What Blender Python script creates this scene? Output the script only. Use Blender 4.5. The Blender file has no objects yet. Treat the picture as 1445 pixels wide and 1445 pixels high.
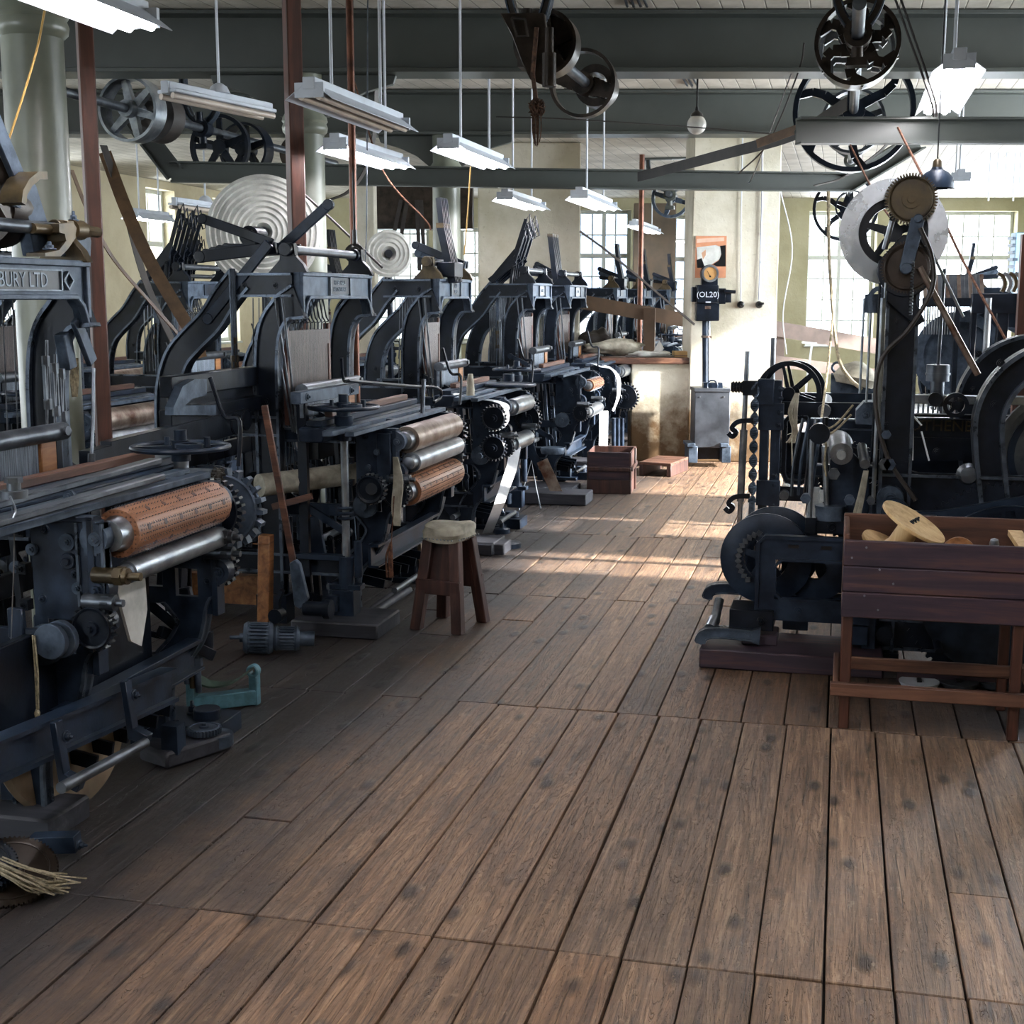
import bpy, bmesh, math, random
from mathutils import Vector, Matrix
random.seed(7)
S = bpy.context.scene
COL = S.collection
PI = math.pi
# ------------------------------------------------------------------ camera
F = 1890.0; TH = math.atan(302/F); PSI = math.atan(468*math.cos(TH)/F); EYE = 1.6
fw = Vector((-math.sin(PSI)*math.cos(TH), math.cos(PSI)*math.cos(TH), -math.sin(TH)))
rt = Vector((math.cos(PSI), math.sin(PSI), 0)); up = rt.cross(fw); O = Vector((0, 0, EYE))
cam = bpy.data.cameras.new('camera'); co = bpy.data.objects.new('camera', cam); COL.objects.link(co)
cam.sensor_width = 36; cam.lens = 36*F/1445; cam.clip_end = 200; cam.clip_start = .05
co.matrix_world = Matrix.Translation(O) @ Matrix((rt, up, -fw)).transposed().to_4x4()
S.camera = co
# ------------------------------------------------------------------ colour management, sky, sun
S.view_settings.view_transform = 'Standard'; S.view_settings.look = 'None'; S.view_settings.gamma = 1
S.view_settings.use_curve_mapping = False
S.view_settings.exposure = 0.6
W = bpy.data.worlds.new('sky'); S.world = W; W.use_nodes = True
wn = W.node_tree.nodes; wn['Background'].inputs['Strength'].default_value = 5
wn['Background'].inputs['Color'].default_value = (.80, .90, 1, 1)
def sun(d, s, col, ang):
    l = bpy.data.lights.new('sun', 'SUN'); l.energy = s; l.color = col; l.angle = math.radians(ang)
    o = bpy.data.objects.new('sun', l); COL.objects.link(o); o.location = (8, 0, 8)
    o.rotation_euler = Vector(d).to_track_quat('-Z', 'Y').to_euler(); return o
sun((-1, .0, -.39), 30, (1, .96, .90), 1.3)
def area(name, loc, d, sx, sy, e, col=(.86, .93, 1), **k):
    l = bpy.data.lights.new(name, 'AREA'); l.shape = 'RECTANGLE'; l.size = sx; l.size_y = sy; l.energy = e; l.color = col
    o = bpy.data.objects.new(name, l); COL.objects.link(o); o.location = loc
    o.rotation_euler = Vector(d).to_track_quat('-Z', 'Y').to_euler(); return o

def ray(px, py): return fw+rt*((px-722.5)/F)-up*((py-722.5)/F)
def aX(px, py, x): r = ray(px, py); return O+r*(x/r.x)
def aY(px, py, y): r = ray(px, py); return O+r*(y/r.y)
def aZ(px, py, z=0): r = ray(px, py); return O+r*((z-EYE)/r.z)
def aD(px, py, d): r = ray(px, py); return O+r*(d/(-r.x*math.sin(PSI)+r.y*math.cos(PSI)))
def V(u, d, z=0): return Vector((u*math.cos(PSI)-d*math.sin(PSI), u*math.sin(PSI)+d*math.cos(PSI), z))
def U(px, d): p = aD(px, 420, d); return p.x*math.cos(PSI)+p.y*math.sin(PSI)

# ------------------------------------------------------------------ materials
def lin(h):
    h = h.lstrip('#'); o = []
    for i in (0, 2, 4):
        c = int(h[i:i+2], 16)/255; o.append(c/12.92 if c <= .04045 else ((c+.055)/1.055)**2.4)
    return (*o, 1)
class N:
    def __init__(s, name):
        s.m = bpy.data.materials.new(name); s.m.use_nodes = True; s.t = s.m.node_tree; s.n = s.t.nodes
        s.b = s.n['Principled BSDF']; s.k = {}
    def new(s, ty, **k):
        n = s.n.new(ty)
        for a, v in k.items(): setattr(n, a, v)
        return n
    def lk(s, a, b): s.t.links.new(a, b)
    def coord(s, sc=(1, 1, 1), obj=True):
        key = ('c', sc, obj)
        if key in s.k: return s.k[key]
        if obj: src = s.new('ShaderNodeTexCoord').outputs['Object']
        else: src = s.new('ShaderNodeNewGeometry').outputs['Position']
        m = s.new('ShaderNodeMapping'); m.inputs['Scale'].default_value = sc; s.lk(src, m.inputs[0]); s.k[key] = m.outputs[0]
        return m.outputs[0]
    def noise(s, sc=(1, 1, 1), scale=5, det=5, rough=.6, obj=True, vec=None, dist=0):
        n = s.new('ShaderNodeTexNoise'); n.inputs['Scale'].default_value = scale; n.inputs['Detail'].default_value = det
        n.inputs['Roughness'].default_value = rough; n.inputs['Distortion'].default_value = dist
        s.lk(vec or s.coord(sc, obj), n.inputs['Vector']); return n.outputs['Fac']
    def ramp(s, fac, stops):
        r = s.new('ShaderNodeValToRGB'); e = r.color_ramp.elements
        while len(e) < len(stops): e.new(.5)
        for i, (p, c) in enumerate(stops):
            e[i].position = p; e[i].color = c if not isinstance(c, str) else lin(c)
        s.lk(fac, r.inputs[0]); return r.outputs[0]
    def mix(s, f, a, b, mode='MIX'):
        n = s.new('ShaderNodeMix', data_type='RGBA', blend_type=mode)
        for i, v in ((0, f), (6, a), (7, b)):
            if hasattr(v, 'node'): s.lk(v, n.inputs[i])
            else: n.inputs[i].default_value = v if not isinstance(v, str) else lin(v)
        return n.outputs[2]
    def math(s, op, a, b=0, c=None):
        n = s.new('ShaderNodeMath', operation=op)
        for i, v in enumerate((a, b, c)):
            if v is None: continue
            if hasattr(v, 'node'): s.lk(v, n.inputs[i])
            else: n.inputs[i].default_value = v
        return n.outputs[0]
    def bump(s, h, st=.3, d=.01):
        n = s.new('ShaderNodeBump'); n.inputs['Strength'].default_value = st; n.inputs['Distance'].default_value = d
        s.lk(h, n.inputs['Height']); s.lk(n.outputs[0], s.b.inputs['Normal'])
    def fin(s, col=None, r=None, met=0):
        if col is not None:
            if hasattr(col, 'node'): s.lk(col, s.b.inputs['Base Color'])
            else: s.b.inputs['Base Color'].default_value = col if not isinstance(col, str) else lin(col)
        if r is not None:
            if hasattr(r, 'node'): s.lk(r, s.b.inputs['Roughness'])
            else: s.b.inputs['Roughness'].default_value = r
        s.b.inputs['Metallic'].default_value = met
        return s.m
def iron(name, c0, c1, r0=.3, r1=.6, met=.3, sc=9):
    n = N(name); f = n.noise(scale=sc, det=6)
    n.bump(n.noise(scale=sc*9, det=3), .12, .003)
    n.b.inputs['Specular IOR Level'].default_value = .5 if met > .3 else .25
    return n.fin(n.ramp(f, [(.35, c0), (.62, c1)]), n.math('MULTIPLY_ADD', f, r1-r0, r0), met)
def wood(name, c0, c1, c2, along='x', r=.6, sc=1):
    n = N(name); s = {'x': (1.5, 22, 22), 'y': (22, 1.5, 22), 'z': (22, 22, 1.5)}[along]
    s = tuple(a*sc for a in s)
    f = n.noise(s, 1, 6, .65, dist=.6); g = n.noise(scale=3*sc, det=3)
    c = n.ramp(f, [(.3, c0), (.5, c1), (.7, c2)]); c = n.mix(n.ramp(g, [(.5, (0, 0, 0, 1)), (.75, (.6, .6, .6, 1))]), c, c0)
    n.bump(f, .3, .004); return n.fin(c, r)
def plain(name, c, r=.5, met=0, sc=6, v=.15):
    n = N(name); f = n.noise(scale=sc, det=4); c = lin(c) if isinstance(c, str) else c
    d = tuple(x*(1-v*1.6) for x in c[:3])+(1,)
    return n.fin(n.ramp(f, [(.35, d), (.65, c)]), r, met)
def emit(name, c, s):
    n = N(name); n.b.inputs['Emission Color'].default_value = c; n.b.inputs['Emission Strength'].default_value = s
    return n.fin((.8, .8, .8, 1), .5)
IR = iron('black_painted_iron', '#0a0f16', '#171e29', .22, .42, .05)
IRB = iron('blue_black_iron', '#121925', '#243040', .25, .45, .06)
IRG = iron('grey_worn_iron', '#2c3744', '#505c6b', .35, .6, .3, 14)
RIM = iron('highlit_iron_rim', '#28303b', '#56616f', .2, .38, .5, 14)  # lighter, glossier iron paints edge highlights onto the frame flanges
IRL = iron('bare_grey_iron', '#4d5763', '#78828c', .35, .6, .5, 14)
OIL = iron('oily_brown_iron', '#1d1916', '#3b322b', .2, .45, .3)
BRZ = iron('oiled_bronze_iron', '#2a241b', '#54472f', .3, .5, .45)
STL = iron('polished_steel', '#70777f', '#a3a9af', .26, .42, .9)
DST = iron('dull_steel', '#42474e', '#686e75', .3, .48, .8)
LCH = iron('rusty_steel', '#4f3020', '#8f8378', .3, .5, .6, 10)
WRED = wood('red_brown_timber', '#25140f', '#48281c', '#65382a', 'z', .5)
WREDX = wood('red_brown_timber_lengthwise', '#2c1b14', '#553628', '#7a543f', 'x', .55)
WREDY = wood('red_brown_timber_crosswise', '#2c1b14', '#553628', '#7a543f', 'y', .55)
WPUR = wood('purple_brown_stained_pine', '#1a141f', '#33242f', '#56382f', 'x', .55)
WDK = wood('dark_stained_wood', '#201413', '#3d2621', '#5c3c33', 'z', .5)
WPALE = wood('pale_lime_wood', '#b08a58', '#cfae7c', '#e2c898', 'z', .5)
WORG = wood('varnished_maple', '#5c3a22', '#8a5b36', '#a87749', 'y', .4)
WGREY = wood('grey_greasy_wood', '#1d1f26', '#2c2e36', '#45454c', 'x', .6)
HEALD = None
def mk_heald(name, a, b, c):
    n = N(name); f = n.noise((1, 260, 5), 1, 4, .7); n.bump(f, .7, .006); return n.fin(n.ramp(f, [(.36, a), (.5, b), (.64, c)]), .38, .2)
HEALD = mk_heald('brown_heald_cords', '#0f0a09', '#261a18', '#5e4d46')
REED = mk_heald('steel_reed_wires', '#262c36', '#5a6470', '#8f9aa6')
ROLL = N('perforated_roller')
_v = ROLL.new('ShaderNodeTexVoronoi'); _v.inputs['Scale'].default_value = 1; _v.inputs['Randomness'].default_value = .12
ROLL.lk(ROLL.coord((75, 75, 75)), _v.inputs['Vector'])
_f = ROLL.ramp(_v.outputs['Distance'], [(.18, (0, 0, 0, 1)), (.32, (1, 1, 1, 1))])
_w = ROLL.ramp(ROLL.noise((20, 3, 20), 1), [(.3, '#6a4530'), (.7, '#98694a')])
ROLL.bump(_f, .5, .003); ROLL = ROLL.fin(ROLL.mix(_f, '#3f2415', _w), .42)
CLOTH = plain('white_cotton_tape', '#e9edf2', .75, 0, 30, .05)
CALICO = plain('grubby_calico', '#a9a494', .9, 0, 14, .3)
ROPE = plain('hemp_cord', '#a3977c', .9, 0, 60, .4)
ROPED = plain('dirty_brown_cord', '#6c4632', .9, 0, 60, .5)
WHT = plain('white_enamel', '#c3cad4', .4, 0, 8, .08)
WHTP = plain('white_plastic_conduit', '#c9ced6', .4, 0, 8, .08)
BEAM = plain('grey_green_paint', '#434743', .45, 0, 2, .14)
COLM = plain('pale_grey_green_paint', '#7a7e70', .33, 0, 3, .2)
BELT = plain('brown_leather_belt', '#6d5238', .55, 0, 12, .3)
BELTD = plain('dark_leather_belt', '#2f2926', .5, 0, 12, .3)
BLUE = plain('worn_turquoise_paint', '#5a8a97', .5, .1, 20, .3)
BLK = plain('black_bakelite', '#101114', .3, 0, 10, .2)
CARD = plain('brown_cardboard', '#a98a5c', .9, 0, 10, .2)
SHIP = plain('white_paper', '#c9cac4', .7, 0, 10, .2)
GREYSHEET = iron('grey_sheet_steel', '#30353c', '#4a4f57', .35, .55, .4, 5)
GLOBE = plain('opal_glass', '#d5d3cc', .15)
TUBE = emit('lit_fluorescent_tube', (1, .96, .98, 1), 36)
TUBEOFF = plain('unlit_tube', '#cdbfb0', .3)
GAUGE = plain('amber_dial', '#c79a63', .3)
TAN = plain('tan_flange_ply', '#8d7a63', .6, 0, 5, .35)
YEL = plain('yellow_cord', '#c29a52', .6)
COPPER = iron('copper_pipe', '#41281e', '#6b4332', .25, .45, .6)
gl = N('window_glass'); tr = gl.new('ShaderNodeBsdfTransparent'); gs = gl.new('ShaderNodeBsdfGlossy'); gs.inputs['Roughness'].default_value = .03
mx = gl.new('ShaderNodeMixShader'); mx.inputs[0].default_value = .07; gl.lk(tr.outputs[0], mx.inputs[1]); gl.lk(gs.outputs[0], mx.inputs[2])
gl.lk(mx.outputs[0], gl.n['Material Output'].inputs[0]); GLASS = gl.m
def plaster(name, a, b, stain, zst=.9, amt=1):
    n = N(name); f = n.noise(scale=2.2, det=6, obj=False); g = n.noise(scale=30, det=4, obj=False)
    c = n.ramp(f, [(.35, a), (.6, b)])
    sp = n.new('ShaderNodeSeparateXYZ'); n.lk(n.coord((1, 1, 1), False), sp.inputs[0])
    hgt = n.math('SUBTRACT', zst, sp.outputs[2])
    k = n.math('MULTIPLY_ADD', n.noise(scale=1.7, det=6, rough=.7, obj=False), 1.8, -.95)
    m = n.math('MULTIPLY', n.math('ADD', hgt, k), 1.6*amt); m.node.use_clamp = True
    sp2 = n.ramp(g, [(.62, (0, 0, 0, 1)), (.72, (.7, .7, .7, 1))])
    c = n.mix(m, c, stain); c = n.mix(n.math('MULTIPLY', sp2, .35), c, stain)
    n.bump(n.noise(scale=14, det=5, obj=False), .25, .02); return n.fin(c, .75)
PLA = plaster('stained_cream_plaster', '#b3ac96', '#cbc6b6', '#5d4528', .8, 1.2)
PLY = plaster('ochre_wall_paint', '#969070', '#a29c7e', '#84733f', .2)
PLL = plaster('tan_wall_paint', '#b4a88a', '#c2b89b', '#84733f', .2)
n = N('painted_ceiling_boards'); sx = n.new('ShaderNodeSeparateXYZ'); n.lk(n.coord((1, 1, 1), False), sx.inputs[0])
w = n.math('PINGPONG', sx.outputs[0], .07); wv = n.ramp(n.math('MULTIPLY', w, 14), [(.0, (0, 0, 0, 1)), (.09, (1, 1, 1, 1))])
n.bump(wv, .6, .01); CEIL = n.fin(n.mix(wv, '#7b776c', n.ramp(n.noise(scale=3, det=5, obj=False), [(.4, '#b5afa2'), (.62, '#cfc9bd')])), .7)
# floor boards
n = N('worn_fir_boards')
oi = n.new('ShaderNodeObjectInfo'); pos = n.coord((1, 1, 1), False)
cmb = n.new('ShaderNodeVectorMath', operation='MULTIPLY_ADD'); n.lk(oi.outputs['Random'], cmb.inputs[0]); cmb.inputs[1].default_value = (7, 31, 3); n.lk(pos, cmb.inputs[2])
def mp(sc):
    m = n.new('ShaderNodeMapping'); m.inputs['Scale'].default_value = sc; n.lk(cmb.outputs[0], m.inputs[0]); return m.outputs[0]
gr = n.noise(vec=mp((55, 2.6, 1)), scale=1, det=8, rough=.72, dist=.7)
gr2 = n.noise(vec=mp((16, 1.1, 1)), scale=1, det=5, rough=.6, dist=2.2)
col = n.ramp(gr, [(.30, '#423428'), (.46, '#80654f'), (.58, '#a08267'), (.75, '#c7ab8c')])
col = n.mix(n.math('MULTIPLY', n.ramp(gr2, [(.42, (0, 0, 0, 1)), (.6, (1, 1, 1, 1))]), .38), col, '#5b4b42')
vo = n.new('ShaderNodeTexVoronoi'); vo.inputs['Scale'].default_value = 1; n.lk(mp((8.5, 3.8, 1)), vo.inputs['Vector'])
kn = n.ramp(n.math('ADD', vo.outputs['Distance'], n.math('MULTIPLY_ADD', gr2, .16, -.08)), [(.10, (1, 1, 1, 1)), (.24, (0, 0, 0, 1))])
col = n.mix(n.math('MULTIPLY', kn, .85), col, '#241e1b')
rg = n.math('PINGPONG', n.math('MULTIPLY', gr2, 9.0), .5); rgc = n.ramp(rg, [(.0, (1, 1, 1, 1)), (.09, (0, 0, 0, 1))])
col = n.mix(n.math('MULTIPLY', rgc, .38), col, '#33291f')
blo = n.ramp(n.noise(vec=mp((5, 3, 1)), scale=1.6, det=6, rough=.7), [(.52, (0, 0, 0, 1)), (.68, (1, 1, 1, 1))])
col = n.mix(n.math('MULTIPLY', blo, .24), col, '#4d4a4d')
flk = n.ramp(n.noise(vec=mp((42, 20, 1)), scale=1, det=4, rough=.7), [(.60, (0, 0, 0, 1)), (.68, (1, 1, 1, 1))])
col = n.mix(n.math('MULTIPLY', flk, .3), col, '#c9b498')
ck = n.ramp(n.noise(vec=mp((90, 1.6, 1)), scale=1, det=3, rough=.5, dist=1.2), [(.66, (0, 0, 0, 1)), (.70, (1, 1, 1, 1))])
col = n.mix(n.math('MULTIPLY', ck, .7), col, '#2b211b')
tint = n.ramp(oi.outputs['Random'], [(0, (.78, .78, .78, 1)), (1, (1.08, 1.05, 1.02, 1))])
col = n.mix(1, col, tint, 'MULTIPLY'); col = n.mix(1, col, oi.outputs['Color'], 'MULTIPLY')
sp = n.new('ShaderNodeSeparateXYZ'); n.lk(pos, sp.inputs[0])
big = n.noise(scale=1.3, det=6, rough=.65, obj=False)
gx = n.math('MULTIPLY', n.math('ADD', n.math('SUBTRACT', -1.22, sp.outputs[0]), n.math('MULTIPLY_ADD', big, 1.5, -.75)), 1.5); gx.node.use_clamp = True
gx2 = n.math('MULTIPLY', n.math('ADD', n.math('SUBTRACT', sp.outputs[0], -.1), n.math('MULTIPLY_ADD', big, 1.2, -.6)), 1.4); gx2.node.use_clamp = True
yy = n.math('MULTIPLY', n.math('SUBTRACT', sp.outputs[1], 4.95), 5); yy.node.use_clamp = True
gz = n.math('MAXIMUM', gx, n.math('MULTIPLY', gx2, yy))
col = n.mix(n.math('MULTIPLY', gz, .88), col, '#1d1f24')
spk = n.ramp(n.noise(scale=70, det=2, obj=False), [(.76, (0, 0, 0, 1)), (.8, (.6, .6, .6, 1))])
col = n.mix(spk, col, '#b5a48c')
hh = n.math('ADD', n.math('MULTIPLY', gr, .6), n.math('ADD', n.math('MULTIPLY', n.math('MAXIMUM', ck, rgc), -.6), n.math('MULTIPLY', kn, .5)))
n.bump(n.math('ADD', hh, n.math('MULTIPLY', n.noise(scale=9, det=4, obj=False), .5)), .75, .012)
rr = n.math('MULTIPLY_ADD', gr, .25, .38)
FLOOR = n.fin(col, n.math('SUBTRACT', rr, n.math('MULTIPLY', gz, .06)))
# ------------------------------------------------------------------ mesh building
def basis(a):
    a = Vector(a).normalized(); t = Vector((0, 0, 1)) if abs(a.z) < .9 else Vector((1, 0, 0))
    e1 = t.cross(a).normalized(); return a, e1, a.cross(e1)
class MB:
    def __init__(s): s.v = []; s.f = []; s.rim = None
    def add(s, vs, fs):
        o = len(s.v); s.v += [Vector(v) for v in vs]; s.f += [tuple(i+o for i in f) for f in fs]; return s
    def box(s, c, d, rz=0, R=None):
        j_ = random.uniform(.0001, .0006); x, y, z = (a/2+(j_ if a > .01 else 0) for a in d); vs = [Vector((i*x, j*y, k*z)) for i in (-1, 1) for j in (-1, 1) for k in (-1, 1)]
        M = R or Matrix.Rotation(rz, 3, 'Z'); c = Vector(c)
        return s.add([M @ v+c for v in vs], [(0, 1, 3, 2), (4, 6, 7, 5), (0, 4, 5, 1), (2, 3, 7, 6), (0, 2, 6, 4), (1, 5, 7, 3)])
    def bb(s, x0, x1, y0, y1, z0, z1): return s.box(((x0+x1)/2, (y0+y1)/2, (z0+z1)/2), (abs(x1-x0), abs(y1-y0), abs(z1-z0)))
    def bar(s, p, q, w, h, side=None):
        p, q = Vector(p), Vector(q); a = (q-p); L = a.length; a.normalize()
        sd = Vector(side) if side else (Vector((0, 0, 1)).cross(a) if abs(a.z) < .95 else Vector((0, 1, 0)))
        sd = (sd-a*sd.dot(a)).normalized(); u = a.cross(sd)
        return s.box((p+q)/2, (L, w, h), R=Matrix((a, sd, u)).transposed())
    def rings(s, rs, caps=True, close=False):
        n = len(rs[0]); o = len(s.v); fs = []
        for r in rs: s.v += [Vector(p) for p in r]
        m = len(rs)
        for i in range(m if close else m-1):
            for j in range(n):
                k = (j+1) % n; a = o+i*n; b = o+((i+1) % m)*n; fs.append((a+j, a+k, b+k, b+j))
        if caps and not close: fs.append(tuple(o+j for j in reversed(range(n)))); fs.append(tuple(o+(m-1)*n+j for j in range(n)))
        s.f += fs; return s
    def lathe(s, prof, o, ax, n=24, caps=True, close=False):
        a, e1, e2 = basis(ax); o = Vector(o)
        return s.rings([[o+a*t+(e1*math.cos(2*PI*i/n)+e2*math.sin(2*PI*i/n))*max(r, 1e-4) for i in range(n)] for t, r in prof], caps, close)
    def cyl(s, p, q, r, r2=None, n=14):
        p, q = Vector(p), Vector(q); return s.lathe([(0, r), ((q-p).length, r2 if r2 is not None else r)], p, q-p, n)
    def disc(s, o, ax, r, w, n=32): a = Vector(ax).normalized(); return s.cyl(Vector(o)-a*w/2, Vector(o)+a*w/2, r, n=n)
    def ring(s, o, ax, R, r, w, n=32): return s.lathe([(-w/2, r), (-w/2, R), (w/2, R), (w/2, r)], o, ax, n, close=True)
    def torus(s, o, ax, R, r, n=36, m=8):
        return s.lathe([(r*math.sin(2*PI*i/m), R+r*math.cos(2*PI*i/m)) for i in range(m)], o, ax, n, close=True)
    def tube(s, pts, r, n=8):
        pts = [Vector(p) for p in pts]; rs = []; e = None
        for i, p in enumerate(pts):
            t = (pts[min(i+1, len(pts)-1)]-pts[max(i-1, 0)]).normalized()
            if e is None: e = basis(t)[1]
            e = (e-t*e.dot(t)); e = e.normalized() if e.length > 1e-4 else basis(t)[1]; f = t.cross(e)
            rr = r[i] if isinstance(r, (list, tuple)) else r
            rs.append([p+(e*math.cos(2*PI*j/n)+f*math.sin(2*PI*j/n))*rr for j in range(n)])
        return s.rings(rs)
    def belt(s, pts, w, th, side):
        """flat band through the points; side = direction of its width"""
        pts = [Vector(p) for p in pts]; rs = []
        for i, p in enumerate(pts):
            t = (pts[min(i+1, len(pts)-1)]-pts[max(i-1, 0)]).normalized()
            sd = side[i] if isinstance(side, list) else side
            sd = Vector(sd); sd = (sd-t*sd.dot(t)).normalized(); u = t.cross(sd)
            rs.append([p+sd*w/2+u*th/2, p-sd*w/2+u*th/2, p-sd*w/2-u*th/2, p+sd*w/2-u*th/2])
        return s.rings(rs)
    def prism(s, pts, pl, a0, a1):
        def P(p, a): return {'xz': (p[0], a, p[1]), 'xy': (p[0], p[1], a), 'yz': (a, p[0], p[1])}[pl]
        return s.rings([[P(p, a0) for p in pts], [P(p, a1) for p in pts]])
    def strip(s, path, w, y0, y1, pl='xz', flange=0, fy=.02):
        """cast bar following a 2-D path, with raised edge flanges"""
        n = len(path); L = []; R = []; L2 = []; R2 = []; j_ = random.uniform(0, .0012); y0 -= j_; y1 += j_
        for i in range(n):
            a = Vector(path[max(i-1, 0)]); b = Vector(path[min(i+1, n-1)]); t = (b-a).normalized(); nn = Vector((-t.y, t.x))
            ww = w[i] if isinstance(w, (list, tuple)) else w; p = Vector(path[i]); L.append(p+nn*ww/2); R.append(p-nn*ww/2)
            L2.append(p+nn*(ww/2-flange)); R2.append(p-nn*(ww/2-flange))
        def P(p, a): return {'xz': (p[0], a, p[1]), 'xy': (p[0], p[1], a), 'yz': (a, p[0], p[1])}[pl]
        s.rings([[P(L[i], y0), P(R[i], y0), P(R[i], y1), P(L[i], y1)] for i in range(n)])
        if flange:
            if s.rim is None: s.rim = MB()
            for A, B in ((L, L2), (R2, R)):
                s.rim.rings([[P(A[i], y0-fy), P(B[i], y0-fy), P(B[i], y1+fy), P(A[i], y1+fy)] for i in range(n)])
        return s
    def gear(s, o, ax, R, w, n=30, th=.012, hub=.3):
        a, e1, e2 = basis(ax); o = Vector(o); pts = []
        for i in range(n*4):
            r = R if i % 4 < 2 else R-th; t = 2*PI*(i+(.25 if i % 2 else 0))/(n*4); pts.append((math.cos(t)*r, math.sin(t)*r))
        s.rings([[o+a*k+e1*p[0]+e2*p[1] for p in pts] for k in (-w/2, w/2)])
        s.disc(o, ax, R*hub, w*1.7, 20); s.disc(o, ax, R*hub*.45, w*2.6, 12); s.torus(o-a*w/2, ax, R*.8, w*.18, 30, 5); s.torus(o+a*w/2, ax, R*.8, w*.18, 30, 5)
        return s
    def wheel(s, o, ax, R, rim, w, ns=6, sw=.03, hub=.05, curved=0, hw=None):
        a, e1, e2 = basis(ax); o = Vector(o)
        s.ring(o, ax, R, R-rim, w, 44); s.disc(o, ax, hub, hw or w*1.3, 18)
        for i in range(ns):
            t = 2*PI*i/ns+.3; m = []
            for k in range(5):
                q = k/4; r = hub*.8+(R-rim*.5-hub*.8)*q; tt = t+curved*math.sin(q*PI); m.append(o+(e1*math.cos(tt)+e2*math.sin(tt))*r)
            for k in range(4): s.bar(m[k], m[k+1], sw*(1.15-.1*k), w*.35, side=a.cross(m[k+1]-m[k]))
        return s
    def bolt(s, p, ax, r=.012, h=.012): a = Vector(ax).normalized(); s.cyl(Vector(p), Vector(p)+a*h, r, n=6); s.cyl(Vector(p)-a*.002, Vector(p)+a*h*.3, r*1.5, n=12); s.cyl(Vector(p), Vector(p)+a*h*1.7, r*.5, n=8); return s
    def build(s, name, mat, parent=None, world=False, bevel=0, seg=1, smooth=True):
        vs = s.v
        if parent is not None and world:
            inv = parent.matrix_basis.inverted(); vs = [inv @ v for v in vs]
        me = bpy.data.meshes.new(name); me.from_pydata([tuple(v) for v in vs], [], s.f); me.materials.append(mat); me.update()
        if smooth: me.shade_smooth(); me.set_sharp_from_angle(angle=math.radians(38))
        o = bpy.data.objects.new(name, me); COL.objects.link(o)
        if parent is not None: o.parent = parent
        if bevel:
            b = o.modifiers.new('bevel', 'BEVEL'); b.width = bevel; b.segments = seg; b.limit_method = 'ANGLE'; b.angle_limit = math.radians(40); b.harden_normals = False
        if s.rim is not None:
            r_ = s.rim; r_.v = [inv_(v, parent, world) for v in r_.v]; r_.build('raised_rim', RIM, o)
        return o
def inv_(v, parent, world): return parent.matrix_basis.inverted() @ v if (parent is not None and world) else v
def cr(pts, n=6):
    """smooth curve through control points"""
    pts = [Vector(p) for p in pts]; o = []
    P = [pts[0]*2-pts[1]]+pts+[pts[-1]*2-pts[-2]]
    for i in range(1, len(P)-2):
        a, b, c, d = P[i-1:i+3]
        for k in range(n):
            t = k/n; o.append(.5*((2*b)+(c-a)*t+(2*a-5*b+4*c-d)*t*t+(3*b-a-3*c+d)*t**3))
    o.append(pts[-1]); return o
def T(name, label, cat, loc=(0, 0, 0), rz=0, group=None):
    o = bpy.data.objects.new(name, None); COL.objects.link(o); o.location = loc; o.rotation_euler = (0, 0, rz); o.empty_display_size = .1
    o['label'] = label; o['category'] = cat
    if group: o['group'] = group
    o.matrix_basis = Matrix.Translation(Vector(loc)) @ Matrix.Rotation(rz, 4, 'Z')
    return o
def tag(o, label=None, cat=None, group=None, kind=None):
    for k, v in (('label', label), ('category', cat), ('group', group), ('kind', kind)):
        if v: o[k] = v
    return o
def single(mb, name, mat, label, cat, group=None, bevel=0, loc=None):
    """a thing that is one mesh; origin moved to the middle of its base"""
    lo = Vector([min(v[i] for v in mb.v) for i in range(3)]); hi = Vector([max(v[i] for v in mb.v) for i in range(3)])
    c = Vector(((lo.x+hi.x)/2, (lo.y+hi.y)/2, lo.z)); mb.v = [v-c for v in mb.v]
    o = mb.build(name, mat, bevel=bevel); o.location = c; return tag(o, label, cat, group)
def dup(o, loc, rz, label, group=None, skip=()):
    def cp(x, par):
        c = x.copy(); COL.objects.link(c)
        if par is not None: c.parent = par
        for ch in x.children:
            if ch.name.split('.')[0] in skip: continue
            cp(ch, c)
        return c
    r = cp(o, None); r.location = loc; r.rotation_euler = (0, 0, rz); r['label'] = label
    if group: r['group'] = group
    return r
def text(body, size, loc, rot, mat, parent, name='lettering', ext=.0015, align='CENTER', sx=1):
    c = bpy.data.curves.new(name, 'FONT'); c.body = body; c.size = size; c.extrude = ext; c.align_x = align; c.align_y = 'CENTER'
    c.resolution_u = 2
    t = bpy.data.objects.new(name, c); COL.objects.link(t); bpy.context.view_layer.update()
    me = bpy.data.meshes.new_from_object(t); bpy.data.objects.remove(t)
    M = Matrix.Translation(Vector(loc)) @ rot.to_4x4() @ Matrix.Diagonal((sx, 1, 1, 1)); me.transform(M); me.materials.clear(); me.materials.append(mat)
    o = bpy.data.objects.new(name, me); COL.objects.link(o); o.parent = parent; return o
def rot3(xa, ya): xa = Vector(xa); ya = Vector(ya); return Matrix((xa, ya, xa.cross(ya))).transposed()
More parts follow.
